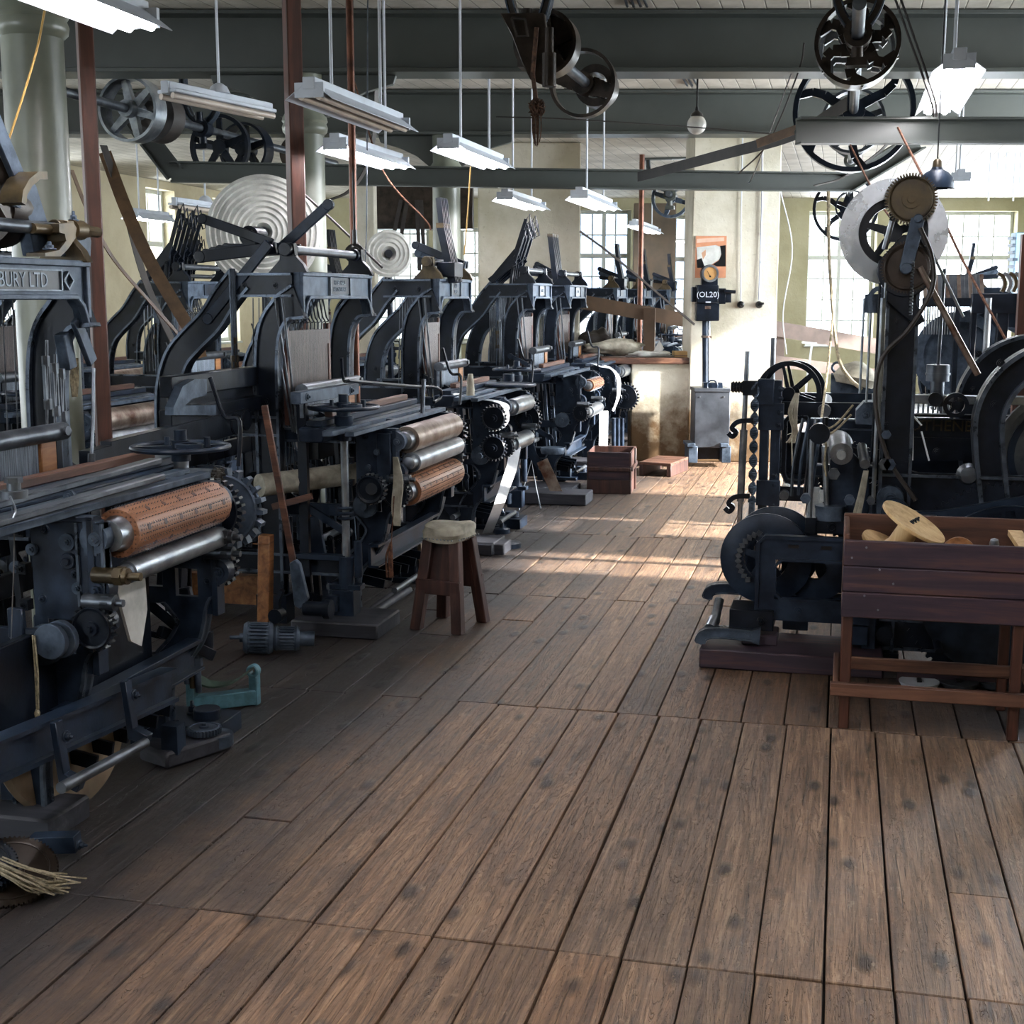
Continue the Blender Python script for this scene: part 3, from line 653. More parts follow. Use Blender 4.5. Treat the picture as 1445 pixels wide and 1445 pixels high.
    m = MB(); m.wheel((-.80, fy+.16, .80), (0, 1, 0), .24, .03, .06, 6, .03, .045, .25); m.build('driving_wheel', IR, t)
    m = MB(); m.gear((-.03, fy+.055, .86), (0, 1, 0), .115, .03, 26, .018); m.build('take_up_gear', IR, t)
    m = MB(); m.gear((-.02, fy+.06, .66), (0, 1, 0), .075, .028, 18, .014); m.build('pinion', IR, t)
    m = MB(); m.gear((.02, ny-.055, .655), (0, 1, 0), .072, .03, 20, .014); m.build('worm_gear', IR, t)
    m = MB(); m.disc((-.13, ny-.08, .60), (0, 1, 0), .06, .03, 24); m.cyl((-.13, ny-.12, .60), (-.13, ny-.03, .60), .02, n=10); m.build('cam_disc', IRG, t)
    # low front channel, treadle shafts and feet
    m = MB(); m.bb(-.115, -.10, ny-.1, fy, .30, .40); m.bb(-.115, -.06, ny-.1, fy, .395, .41); m.bb(-.115, -.06, ny-.1, fy, .295, .305); m.build('low_channel', IRB, t, bevel=.002)
    m = MB(); m.cyl((-.3, ny-.15, .2), (-.3, fy+.1, .2), .018, n=10); m.cyl((-.05 if ny != .12 else -.4, ny+.1, .14), (-.05 if ny != .12 else -.4, fy-.1, .14), .016, n=10); m.cyl((-.5, ny, .36), (-.5, fy, .36), .02, n=10); m.build('treadle_shaft', DST, t)
    for k in range(6):
        yy = ny+.15+(fy-ny-.3)*k/5; m = MB(); m.bar((-.9, yy, .30), (-.12, yy, .16+.012*(k % 3)), .012, .045, side=(0, 1, 0)); m.disc((-.5, yy, .235), (0, 1, 0), .035, .03, 14); m.build('treadle', IR, t)
    for k in range(5):
        yy = ny+.1+.14*k; m = MB(); m.bar((-.3, yy, .2), (-.36, yy+.03, .9), .012, .02); m.cyl((-.3, yy-.012, .2), (-.3, yy+.012, .2), .03, n=12); m.build('rocker_arm', IRG if k % 2 else IR, t)
    m = MB(); m.tube(cr([(-.1, fy+.2, 1.32), (-.06, fy+.22, 1.18), (.0, fy+.22, 1.16), (.0, fy+.2, 1.0)], 5), .008); m.build('bent_rod', IR, t)
    m = MB(); fx, fl_ = (-.42, .02) if g('bigfoot', 1) else (-.36, -.12); m.bb(fx, fl_, ny-.36 if g('bigfoot', 1) else ny-.12, ny-.02 if g('bigfoot', 1) else ny+.1, 0, .075); m.build('foot_block', WGREY, t, bevel=.008)
    m = MB(); m.bb(-.36, -.04, fy+.02, fy+.24, 0, .07); m.disc((-.12, fy+.12, .09), (0, 0, 1), .05, .04, 18); m.bolt((-.2, fy+.16, .07), (0, 0, 1), .015, .03); m.build('foot_block', IRB, t, bevel=.006)
    if g('hw') is not None: handwheel(t, -.2, g('hw'), 1.085, .1, g('hwr', .165))
    # dense inner works: wires, springs, weights, cams
    for k in range(14):
        yy = .04+(W-.08)*k/13; m = MB(); m.tube([(-.70, yy, 1.60), (-.72, yy+.01, 1.05), (-.70, yy, .62)], .003, 4); m.build('heald_wire', DST, t)
    for k in range(9):
        yy = .08+(W-.16)*k/8; m = MB(); m.tube([(-.60-.012*(k % 3), yy, .98), (-.60, yy+.01, .5)], .004, 4); m.tube([(-.60, yy+.01, .5), (-.6, yy+.01, .36)], .011, 6); m.build('harness_spring', IRG if k % 3 else DST, t)
    for k in range(8):
        yy = .1+(W-.2)*k/7; m = MB(); m.disc((-.78, yy, .62+.02*math.sin(k*2)), (0, 1, 0), .085+.02*math.sin(k*3), .022, 20); m.bolt((-.70, yy-.011, .66), (0, -1, 0), .01, .01); m.build('cam', IR if k % 2 else OIL, t)
    for k in range(5):
        yy = .15+(W-.3)*k/4; m = MB(); m.lathe([(0, .03), (.10, .034), (.115, .012), (.16, .006)], (-1.03+.03*(k % 2), yy, .18+.03*(k % 3)), (0, 0, 1), 12); m.tube([(-1.03+.03*(k % 2), yy, .3), (-1.02, yy, .9)], .003, 4); m.build('warp_weight', IR, t)
    for (a_, b_, w_) in (((-.25, ny-.02, .45), (-.55, ny-.02, .62), .035), ((-.15, fy+.03, .42), (-.6, fy+.03, .75), .04), ((-.3, ny+.03, .98), (-.6, ny+.03, 1.12), .03), ((-.3, .5, .9), (-.85, .5, .7), .03)):
        m = MB(); m.bar(a_, b_, .018, w_, side=(0, 1, 0)); m.disc(a_, (0, 1, 0), w_*.7, .03, 14); m.disc(b_, (0, 1, 0), w_*.7, .03, 14); m.build('link_arm', IRB, t)
    m = MB(); m.bb(-.5, -.42, .15, W-.1, .80, .93); m.build('inner_rail', IR, t, bevel=.004)
    turnbuckle_rods(t, -.76, g('rods', -.08), 1.02, 1.74, 3)
    # connecting rods
    for k in range(3):
        m = MB(); m.tube([(-.45-.03*k, -.04+.04*k, .95), (-.5-.05*k, -.07+.03*k, 1.6)], .006, 6); m.build('pull_rod', DST, t)
    # top motion
    top = g('top', 'dobby')
    sx_ = -.50
    m = MB(); m.cyl((sx_, 0, 1.83), (sx_, W, 1.83), .022, n=14); m.build('top_shaft', DST, t)
    for yy in (.02, W-.03):
        m = MB(); m.prism([(sx_-.10, 1.72), (sx_+.10, 1.72), (sx_+.08, 1.76), (sx_+.04, 1.80), (sx_+.035, 1.86), (sx_-.03, 1.86), (sx_-.04, 1.78)], 'xz', yy-.02, yy+.02); m.cyl((sx_, yy-.05, 1.83), (sx_, yy+.05, 1.83), .033, n=14); m.bolt((sx_+.07, yy, 1.74), (0, 0, 1), .012, .015); m.build('shaft_bracket', BRZ if g('bronze') else IR, t, bevel=.004)
    dx_ = g('topx', 0)
    def arm(p, q, w, h, mat=IR, name='dobby_arm'):
        p = (p[0]+dx_, p[1], p[2]); q = (q[0]+dx_, q[1], q[2]); m = MB(); m.bar(p, q, w, h); v = (Vector(q)-Vector(p)).normalized(); m.cyl(Vector(q)-Vector((0, w/2+.004, 0)), Vector(q)+Vector((0, w/2+.004, 0)), h*.55, n=14); m.build(name, mat, t, bevel=.003)
    if top == 'dobby':
        for k in range(5):
            yy = .06+.075*k
            arm((-.62, yy, 1.84), (-1.02, yy, 1.80+.012*k), .03, .055, IRB if k % 2 else IR)
        arm((-.62, -.02, 1.86), (-.95, -.02, 1.50), .022, .05, IRB); arm((-.62, .02, 1.86), (-.98, .02, 1.98), .02, .045)
        arm((-.66, .2, 1.84), (-.40, .2, 2.05), .02, .05, IRB)
        m = MB()
        for k in range(10): m.tube([(-.70-.012*k, .1+.02*k, 1.87), (-.72-.012*k, .1+.02*k, 1.93)], .006, 5)
        m.disc((-.74, .16, 1.90), (0, 1, 0), .05, .12, 16); m.build('pin_barrel', IR, t)
    if top == 'stack':
        for k in range(5):
            yy = .16+.035*k
            m = MB(); m.bar((-.62+dx_, yy, 1.70), (-.70+dx_, yy, 2.06), .016, .05, side=(0, 1, 0)); m.bar((-.69+dx_, yy, 2.06), (-.71+dx_, yy, 2.24), .013, .035, side=(0, 1, 0)); m.build('jack_lever', IR, t)
            m = MB(); m.box((-.70+dx_, yy, 2.065), (.05, .017, .03)); m.build('lever_end', BRZ, t)
        m = MB(); m.bb(-.72+dx_, -.60+dx_, .14, .34, 1.735, 1.83); m.build('lever_box', IR, t, bevel=.004)
        for k in range(3): arm((-.62, .42+.06*k, 1.82), (-.95, .42+.06*k, 1.95-.05*k), .03, .05, IRG if k == 1 else IR)
    if top == 'jacks':
        for k in range(8):
            yy = .02+.055*k; s = .03*((k*3) % 4)
            m = MB(); m.bar((-.80, yy, 1.74), (-.58, yy, 1.90+s), .018, .05, side=(0, 1, 0)); m.bar((-.60, yy, 1.86+s), (-.50, yy, 2.16+s), .014, .026, side=(0, 1, 0))
            m.tube([(-.50, yy, 2.15+s), (-.47, yy, 2.2+s), (-.46, yy, 2.10+s), (-.485, yy, 2.09+s), (-.50, yy, 2.14+s)], .006, 5)
            m.bar((-.6, yy, 1.85+s), (-.66, yy, 1.45), .013, .02, side=(0, 1, 0)); m.bolt((-.60, yy-.01, 1.86+s), (0, -1, 0), .012, .01); m.build('jack_lever', IR, t)
            m = MB(); m.tube([(-.80, yy, 1.74), (-.80, yy, 1.05)], .005, 5); m.build('lifting_rod', DST, t)
    if top == 'slats':
        for k in range(6):
            yy = .12+.05*k; m = MB(); m.bar((-.58, yy, 1.70), (-.64, yy, 2.18), .014, .05, side=(0, 1, 0)); m.build('jack_slat', IR, t)
            m = MB(); m.box((-.64, yy, 2.19), (.055, .018, .03)); m.build('lever_end', BRZ, t)
        for k in range(4): arm((-.62, .45+.06*k, 1.80), (-.88, .45+.06*k, 1.84+.03*k), .03, .05)
    return t
L1 = loom(-2.1, 3.33, .87, dict(near=.12, bigfoot=0, far=.90, hw=None, top='none', plate=1, text='&SONS BURY LTD', bronze=1, cap=(-.4, .62), heald=(-.35, .35), rods=.62),
    'nearest ribbon loom at the left edge, with long lettered name plate and big perforated roller')
L2 = loom(-2.1, 6.09, .98, dict(near=.10, far=1.05, hw=-.07, topx=.04, top='dobby', text='ROBT HALL\n&SONS BURY', cap=(-.1, .66), rollers=(('rust', .91, .068), ('steel', .80, .05), ('wood', .655, .075))),
    'second ribbon loom from the left, rusty steel roller above a perforated wooden one')
L3 = loom(-2.1, 8.35, .78, dict(near=.0, far=.62, hw=1.2, hwr=.17, topx=.24, top='stack', text='HALL\nBURY', bronze=1, cap=(-.1, .5), rollers=(('steel', .90, .055), ('steel', .66, .055)), rods=.7, heald=(.05, .35)),
    'third ribbon loom from the left, with white tape running down to the floor')
L4 = loom(-2.1, 11.05, .75, dict(near=-.1, far=.55, top='jacks', text='HALL', cap=(-.1, .5), rollers=(('wood', .88, .05), ('steel', .66, .05)), rods=.1),
    'fourth ribbon loom from the left, with many hooked jack levers rising above it')
L5 = loom(-2.1, 12.62, .85, dict(near=.1, far=.75, top='slats', text='HALL', cap=(0, .5), rollers=(('steel', .9, .06), ('steel', .66, .05))),
    'farthest ribbon loom of the left row, beside the low wall, with six upright gold-tipped slats')
# background looms: copies behind the left row, in the far room and behind the right row
SK = ('bolt_block', 'treadle', 'treadle_shaft', 'rocker_arm', 'foot_block', 'lettering', 'plate_border')
bg = [(L2, -4.1, 6.6, 0, 'ribbon loom behind the gap between the two nearest looms, under the left belts'),
      (L4, -4.3, 9.2, 0, 'ribbon loom behind the third one, its jack levers against the far left windows'),
      (L2, -4.4, 4.4, 0, 'ribbon loom behind the nearest one, seen through its arch at the left edge'),
      (L3, -4.3, 12.0, 0, 'ribbon loom behind the pale column beside the left pier'),
      (L2, -6.2, 10.2, 0, 'ribbon loom deepest at the left, below the left windows'),
      (L4, -6.3, 13.2, 0, 'small distant ribbon loom below the second left window'),
      (L3, -2.2, 16.0, 0, 'first ribbon loom seen through the opening above the low wall'),
      (L3, -2.15, 17.9, 0, 'second ribbon loom seen through the opening above the low wall'),
      (L3, -2.05, 19.8, 0, 'third and last ribbon loom seen through the opening above the low wall'),
      (L4, 1.75, 10.4, PI, 'ribbon loom with jack levers behind the second right machine'),
      (L4, 2.0, 14.9, PI, 'ribbon loom with jack levers under the left far window'),
      (L3, 1.0, 17.2, PI, 'distant ribbon loom below the left far window behind the right row')]
for s_, x, y, rz, lb in bg: dup(s_, (x, y, 0), rz, lb, 'background ribbon looms', SK)
# ------------------------------------------------------------------ right-hand machines
def RX(px): return (px-1190)/315.
def RZ(py): return 1.6-(py-420)/315.
def right_machine(t, near=True):
    """built at Y=6.0 in world coordinates"""
    Y = 6.0
    def B(m, *a, **k): return m.build(*a, parent=t, world=True, **k)
    for yy, nm in ((Y, 'side_frame'), (Y+.95, 'side_frame')):
        m = MB(); y0, y1 = yy-.02, yy+.02
        m.strip([(RX(1267), RZ(395)), (RX(1267), RZ(700))], .135, y0, y1, flange=.014, fy=.02)
        bt = [(RX(1247), RZ(683)), (RX(1500), RZ(683))]; m.strip(bt, .17, y0, y1, flange=.012, fy=.02)
        m.strip(cr([(RX(1279), RZ(640)), (RX(1284), RZ(655)), (RX(1298), RZ(660))], 3), .03, y0, y1)
        cx, cz, R = RX(1478), RZ(588), .300
        arc = [(RX(1396), RZ(690)), (RX(1391), RZ(655)), (RX(1386), RZ(620))]+[(cx+R*math.cos(a), cz+R*math.sin(a)) for a in [math.radians(q) for q in range(180, -15, -12)]]
        arc = [tuple(v) for v in cr(arc, 3)]; m.strip(arc, .125, y0, y1, flange=.018, fy=.045)
        m.strip([(1.45, 1.0), (1.47, .0)], .13, y0, y1, flange=.014, fy=.015)
        m.strip([(RX(1255), RZ(700)), (RX(1255), RZ(930))], .13, y0, y1, flange=.014, fy=.02)
        m.strip([(RX(1255), RZ(880)), (1.45, RZ(880))], .14, y0, y1, flange=.012, fy=.02)
        m.strip([(RX(1255), RZ(800)), (1.45, RZ(800))], .07, y0, y1)
        m.bb(RX(1230), RX(1282), yy-.07, yy+.07, 0, .06); m.bb(1.38, 1.55, yy-.06, yy+.06, 0, .06)
        for p in ((1251, 590), (1320, 625), (1395, 505), (1390, 560), (1255, 880), (1262, 450)): m.bolt((RX(p[0]), y0-.0, RZ(p[1])), (0, -1, 0), .011, .014)
        B(m, nm, IR)
    # front panel
    m = MB(); z0, z1 = RZ(862), RZ(745); x0, x1 = RX(1088), RX(1240); ya, yb = Y-.13, Y-.10
    o = [(x0, z0), (x1, z0), (x1, z1), (x0+.03, z1), (x0, z1-.03)]
    hx0, hx1, hz0, hz1 = RX(1112), RX(1236), RZ(832), RZ(776)
    for q in ((x0, hx0, z0, z1), (hx1, x1, z0, z1), (hx0, hx1, z0, hz0), (hx0, hx1, hz1, z1)): m.bb(q[0], q[1], ya, yb, q[2], q[3])
    hole = [(hx0+.03, hz0), (hx1-.03, hz0), (hx1, hz0+.03), (hx1, hz1-.03), (hx1-.03, hz1), (hx0+.03, hz1), (hx0, hz1-.03), (hx0, hz0+.03), (hx0+.03, hz0)]
    m.strip(hole, .012, ya-.012, yb); m.strip([(x0, z0), (x0, z1-.03), (x0+.03, z1), (x1, z1)], .016, ya-.012, yb)
    m.bolt((RX(1145), ya, RZ(848)), (0, -1, 0), .014, .014)
    B(m, 'front_panel', IRB)
    for px in (1136, 1180):
        m = MB(); m.box((RX(px), ya-.001, RZ(757)), (.045, .008, .014)); B(m, 'slot', BLK)
    # beam with wide flanges
    m = MB(); c = Vector((RX(1097), Y+.03, RZ(785)))
    for dy, cx_ in ((0, 0), (.22, .03)):
        cc = c+Vector((cx_, dy, 0)); m.lathe([(-.012, .10), (-.012, .195), (-.006, .205), (.006, .205), (.012, .195), (.012, .10)], cc, (0, 1, 0), 44, close=True)
        m.wheel(cc, (0, 1, 0), .11, .012, .02, 5, .03, .04)
    m.cyl(c+Vector((0, -.1, 0)), c+Vector((0, .5, 0)), .03, n=14); o = B(m, 'flanged_beam', IRB)
    m = MB()
    for k in range(12):
        a = PI/2+.2+k*.2; p = c+Vector((math.cos(a)*.115, -.03, math.sin(a)*.115)); q = c+Vector((math.cos(a+.12)*.13, -.03, math.sin(a+.12)*.13)); m.bar(p, q, .01, .022, side=(0, 1, 0))
    B(m, 'guard_chain', DST)
    m = MB(); m.ring((RX(1165), Y+.1, RZ(800)), (0, 1, 0), .15, .05, .03, 36); m.ring((RX(1205), Y+.2, RZ(800)), (0, 1, 0), .13, .04, .03, 36); B(m, 'rear_flange', IRB)
    # forked arms at the floor
    for k, (yy, zz) in enumerate(((Y-.17, RZ(882)), (Y+.12, RZ(838)))):
        m = MB(); m.strip(cr([(RX(1012), zz-.05), (RX(1018), zz-.01), (RX(1040), zz+.005), (RX(1095), zz)], 5), [.03]+[.05]*14+[.075]*2, yy-.02, yy+.02, flange=.006, fy=.008); m.bolt((RX(1078), yy-.02, zz), (0, -1, 0), .013, .014); B(m, 'forked_arm', IRG if k == 0 else IRB)
    m = MB(); m.bb(RX(1052), RX(1112), Y-.16, Y+.04, RZ(876), RZ(848)); m.bolt((RX(1096), Y-.16, RZ(862)), (0, -1, 0), .014, .014); B(m, 'arm_block', IR, bevel=.006)
    m = MB(); m.cyl((RX(1030), Y-.1, RZ(872)), (RX(1034), Y-.02, RZ(845)), .022, n=12); m.cyl((RX(1026), Y-.15, RZ(878)), (RX(1030), Y-.1, RZ(868)), .028, n=12); B(m, 'arm_roller', STL)
    m = MB(); m.bb(RX(1122), RX(1158), Y+.1, Y+.2, .10, RZ(862)); m.bb(RX(1205), RX(1240), Y-.12, Y+.1, RZ(892), RZ(865)); m.bb(RX(1232), RX(1250), Y-.1, Y+.0, RZ(945), RZ(760)); m.bb(RX(1085), RX(1245), Y+.1, Y+.2, .20, .26); B(m, 'lower_bracket', IRB, bevel=.004)
    # skids
    m = MB(); m.bb(RX(1015), RX(1260), Y-.28, Y+.1, 0, .085); o = B(m, 'timber_skid', WPUR, bevel=.006); o['label'] = 'blue-purple stained timber skid'
    m = MB(); m.bb(RX(1070), RX(1118), Y-.15, Y+.03, .085, .13); B(m, 'skid_packer', WPUR, bevel=.004)
    # breast rail and shelf
    m = MB(); m.bb(RX(1150), RX(1250), Y-.05, Y+.95, RZ(742), RZ(724)); m.bb(RX(1150), RX(1165), Y-.06, Y+.95, RZ(742), RZ(720)); m.ring((RX(1186), Y-.055, RZ(733)), (0, 1, 0), .02, .012, .01, 12); B(m, 'breast_rail', IR, bevel=.003)
    m = MB(); m.cyl((RX(1183), Y, RZ(724)), (RX(1183), Y, RZ(704)), .065, n=24); m.ring((RX(1183), Y, RZ(706)), (0, 0, 1), .068, .05, .012, 24); B(m, 'spindle_base', IRG)
    m = MB(); m.cyl((RX(1178), Y, RZ(706)), (RX(1172), Y, RZ(622)), .013, n=10); m.cyl((RX(1156), Y-.04, RZ(735)), (RX(1155), Y-.04, RZ(612)), .010, n=8); B(m, 'upright_rod', STL)
    m = MB(); m.cyl((RX(1195), Y-.12, RZ(628)), (RX(1192), Y+.08, RZ(618)), .048, n=24); m.disc((RX(1195), Y-.13, RZ(629)), (0, 1, 0), .02, .02, 12); B(m, 'bright_roller', STL)
    m = MB(); m.prism([(RX(1180), RZ(640)), (RX(1212), RZ(632)), (RX(1232), RZ(655)), (RX(1240), RZ(735)), (RX(1190), RZ(735)), (RX(1178), RZ(690))], 'xz', Y+.02, Y+.05); m.disc((RX(1195), Y-.08, RZ(628)), (0, 1, 0), .05, .03, 20); B(m, 'roller_cheek', IRB, bevel=.004)
    m = MB(); m.gear((RX(1218), Y+.1, RZ(715)), (0, 1, 0), .15, .03, 34, .014, .6); B(m, 'ratchet_wheel', IR)
    m = MB(); m.cyl((RX(1226), Y-.15, RZ(640)), (RX(1222), Y+.0, RZ(622)), .022, n=14); B(m, 'pin', STL)
    # lugs beside column, levers, big guarded gear
    for k, (a, b, yy) in enumerate(((1262, 690, Y-.03), (1268, 705, Y-.10))):
        m = MB(); q = [(RX(a)+.058*math.cos(i*PI/8), RZ(b)+.058*math.sin(i*PI/8)) for i in range(9)]
        m.prism([(RX(a)-.058, RZ(b)-.13)][:0]+[(RX(a)+.058, RZ(b)-.14)]+q+[(RX(a)-.058, RZ(b)-.14)], 'xz', yy-.02, yy+.02); m.ring((RX(a), yy-.025, RZ(b)), (0, 1, 0), .028, .014, .014, 16); B(m, 'lug_plate', IRB if k else IRG, bevel=.004)
    m = MB(); m.prism([(RX(1268), RZ(707)), (RX(1330), RZ(702)), (RX(1460), RZ(672)), (RX(1460), RZ(690)), (RX(1335), RZ(718)), (RX(1268), RZ(722))], 'xz', Y-.09, Y-.06); m.prism([(RX(1275), RZ(735)), (RX(1322), RZ(735)), (RX(1332), RZ(720)), (RX(1320), RZ(706)), (RX(1275), RZ(706))], 'xz', Y-.14, Y-.10); m.bolt((RX(1316), Y-.14, RZ(716)), (0, -1, 0), .014, .014); B(m, 'long_lever', IRB, bevel=.003)
    m = MB(); gc = (RX(1418), Y-.02, RZ(806)); m.gear(gc, (0, 1, 0), .455, .03, 84, .016, .2); B(m, 'main_gear', IR)
    m = MB(); gc = (RX(1418), Y-.155, RZ(806)); m.lathe([(-.012, .36), (-.018, .372), (.012, .372), (.012, .0)], gc, (0, 1, 0), 56); m.disc((gc[0], gc[1]-.001, gc[2]), (0, 1, 0), .36, .014, 56); m.cyl((RX(1418), Y-.24, RZ(742)), (RX(1418), Y-.15, RZ(742)), .012, n=8)
    g = B(m, 'guard_disc', IRB)
    for w_, (cx, cz), ang, sz in (('OWLER', (1398, 703), 8, .042), ('LAND', (1371, 738), 42, .042), ('ROB', (1435, 722), -12, .06)):
        a = math.radians(ang); text(w_, sz, Vector((RX(cx), Y-.1655, RZ(cz)))-Vector(t.location), rot3((math.cos(a), 0, math.sin(a)), (-math.sin(a), 0, math.cos(a))), BLK, g)
    m = MB(); m.cyl((RX(1330), Y-.3, RZ(880)), (RX(1330), Y+.9, RZ(880)), .018, n=10); m.cyl((RX(1262), Y-.10, RZ(876)), (RX(1262), Y-.02, RZ(876)), .035, n=16); m.cyl((RX(1415), Y-.1, .1), (RX(1415), Y-.1, .26), .06, n=20); m.bb(.25, 1.4, Y-.02, Y+.04, .09, .15); B(m, 'low_shaft', IR)
    # cross members, text beam
    m = MB(); m.bb(RX(1280), 1.5, Y+.5, Y+.54, RZ(655), RZ(595)); m.bb(RX(1270), 1.5, Y+.49, Y+.56, RZ(628), RZ(622)); m.bb(RX(1270), 1.5, Y+.49, Y+.56, RZ(592), RZ(588)); b = B(m, 'lettered_crossbeam', IR)
    text('ROTHENBURG', .072, Vector((RX(1342)+.03, Y+.488, RZ(605)))-Vector(t.location), rot3((1, 0, 0), (0, 0, 1)), BRZ, b)
    m = MB(); m.bb(RX(1235), 1.4, Y+.3, Y+.36, RZ(568), RZ(556)); B(m, 'bright_crossbar', STL, bevel=.003)
    m = MB(); m.prism([(RX(1212), RZ(590)), (RX(1212), RZ(572)), (RX(1222), RZ(560)), (RX(1262), RZ(558)), (RX(1262), RZ(592))], 'xz', Y-.02, Y+.12); m.bolt((RX(1225), Y-.02, RZ(577)), (0, -1, 0), .012, .012); B(m, 'bearing_housing', IRG, bevel=.008)
    m = MB(); m.cyl((RX(1322), Y+.25, RZ(535)), (RX(1322), Y+.25, RZ(512)), .05, n=20); m.cyl((RX(1322), Y+.25, RZ(570)), (RX(1322), Y+.25, RZ(535)), .03, n=14); m.cyl((RX(1322), Y+.25, RZ(512)), (RX(1324), Y+.25, RZ(380)), .008, n=8); m.ring((RX(1322), Y+.25, RZ(525)), (0, 0, 1), .054, .04, .01, 20); B(m, 'weighted_spindle', DST)
    m = MB(); m.wheel((RX(1348), Y+.25, RZ(568)), (0, 1, 0), .055, .018, .03, 5, .015, .02); m.disc((RX(1318), Y+.15, RZ(558)), (0, 1, 0), .03, .03, 16); B(m, 'small_pulley', IR)
    m = MB(); m.lathe([(0, .045), (.03, .05), (.06, .035), (.065, .0)], (RX(1362), Y+.02, RZ(655)), (0, -1, 0), 16); B(m, 'round_knob', DST)
    for k, rr in enumerate((.30, .235, .17)):
        m = MB(); m.ring((.98, Y+.35+.05*k, .90), (0, 1, 0), rr, rr-.03, .04, 44); m.disc((.98, Y+.4+.05*k, .90), (0, 1, 0), rr-.02, .01, 40); B(m, 'stepped_pulley', IRB if k % 2 else DST)
    # rods left of column, guide posts
    for k, (px, a, b) in enumerate(((1217, 420, 548), (1226, 425, 560), (1236, 400, 640), (1243, 400, 600), (1240, 420, 690))):
        m = MB(); m.tube([(RX(px), Y-.03-.02*k, RZ(a)), (RX(px-1), Y-.03-.02*k, RZ(b))], .006 if k != 4 else .01, 6); B(m, 'guide_rod', STL if k != 2 else IR)
    # head: gears and large bright wheel
    m = MB(); m.gear((RX(1272), Y+.0, RZ(291)), (0, 1, 0), .108, .03, 52, .012, .36); B(m, 'head_gear', BRZ)
    ALU = iron('bright_aluminium', '#9aa0a6', '#d3d8dd', .2, .35, .7, 5); m = MB(); m.lathe([(.05, .145), (-.012, .145), (-.012, .158), (.004, .162), (.004, .176), (.022, .180), (.022, .192), (.006, .196), (.006, .206), (.022, .210), (.018, .222), (.0, .226), (.05, .226)][::-1], (RX(1252), Y+.14, RZ(332)), (0, -1, 0), 60, close=True)
    w_ = B(m, 'bright_rim', ALU); w_['label'] = 'large white-metal rim'
    m = MB(); m.wheel((RX(1252), Y+.14, RZ(332)), (0, 1, 0), .150, .04, .04, 5, .03, .04); B(m, 'rim_hub', IR)
    m = MB(); p = [(RX(1272)+.03, RZ(335)), (RX(1290), RZ(365))]; pts = [(RX(1268)+.115*math.cos(a), RZ(383)+.115*math.sin(a)) for a in [math.radians(q) for q in range(-200, 30, 15)]]
    m.prism([(RX(1262), RZ(338)), ]+pts+[(RX(1282), RZ(338))], 'xz', Y-.07, Y-.02); B(m, 'drop_guard', IR, bevel=.004)
    m = MB(); m.gear((RX(1270), Y-.05, RZ(380)), (0, 1, 0), .11, .05, 50, .01, .2); B(m, 'lower_head_gear', OIL)
    m = MB(); m.bar((RX(1280), Y-.11, RZ(318)), (RX(1268), Y-.11, RZ(382)), .018, .055, side=(0, 1, 0)); m.cyl((RX(1268), Y-.14, RZ(382)), (RX(1268), Y-.09, RZ(382)), .024, n=14); m.cyl((RX(1280), Y-.14, RZ(318)), (RX(1280), Y-.09, RZ(318)), .018, n=14); B(m, 'crank_link', IRG, bevel=.003)
    m = MB()
    for k in range(16):
        z = RZ(372)-k*.014; m.tube([(RX(1274), Y-.12, z), (RX(1278), Y-.12, z-.004), (RX(1278), Y-.12, z-.010), (RX(1274), Y-.12, z-.012)], .0025, 4)
    B(m, 'return_spring', STL)
    m = MB(); m.prism([(RX(1245), RZ(400)), (RX(1246), RZ(425)), (RX(1285), RZ(458)), (RX(1296), RZ(450)), (RX(1290), RZ(438)), (RX(1262), RZ(400))], 'xz', Y-.06, Y-.03); m.bb(RX(1248), RX(1290), Y-.03, Y+.1, RZ(402), RZ(390)); B(m, 'head_bracket', IR, bevel=.004)
    m = MB(); m.strip(cr([(RX(1227), RZ(440)), (RX(1224), RZ(420)), (RX(1232), RZ(408)), (RX(1242), RZ(414)), (RX(1242), RZ(440))], 4), .02, Y-.06, Y-.03); m.bb(RX(1218), RX(1240), Y-.03, Y, RZ(440), RZ(415)); B(m, 'hooked_guide', IRG)
    for (a, b, r) in ((((1289, 340), (1344, 445)), 0, .006), (((1285, 380), (1366, 520)), 0, .014), (((1248, 320), (1240, 356)), 0, .012)):
        m = MB(); m.cyl((RX(a[0][0]), Y-.09, RZ(a[0][1])), (RX(a[1][0]), Y-.06, RZ(a[1][1])), r, n=8); B(m, 'inclined_rod', STL if r < .013 else LCH)
    m = MB(); m.tube(cr([(RX(1283), Y-.14, RZ(330)), (RX(1300), Y-.13, RZ(370)), (RX(1301), Y-.12, RZ(410)), (RX(1275), Y-.12, RZ(460)), (RX(1242), Y-.12, RZ(500)), (RX(1237), Y-.12, RZ(560)), (RX(1255), Y-.12, RZ(630)), (RX(1294), Y-.12, RZ(688))], 6), .010, 8); o = B(m, 'hose', BELTD); o['label'] = 'curving dark rubber hose'
    # yarn and cords
    m = MB()
    for k in range(14):
        r = random.uniform(-.012, .012); m.tube(cr([(RX(1227)+r, Y-.16, RZ(648)), (RX(1222)+r*1.5, Y-.17, RZ(680)), (RX(1216)+r*2, Y-.18, RZ(715)), (RX(1222)+r*3.5, Y-.17, RZ(745))], 3), .003, 4)
    B(m, 'yarn_hank', CALICO)
    for a in (((1160, 600), (1185, 590), (1208, 562)), ((1162, 605), (1182, 600), (1206, 575)), ((1165, 600), (1174, 615), (1173, 640), (1176, 660))):
        m = MB(); m.tube(cr([(RX(p[0]), Y-.1, RZ(p[1])) for p in a], 4), .005, 5); B(m, 'cord', ROPE)
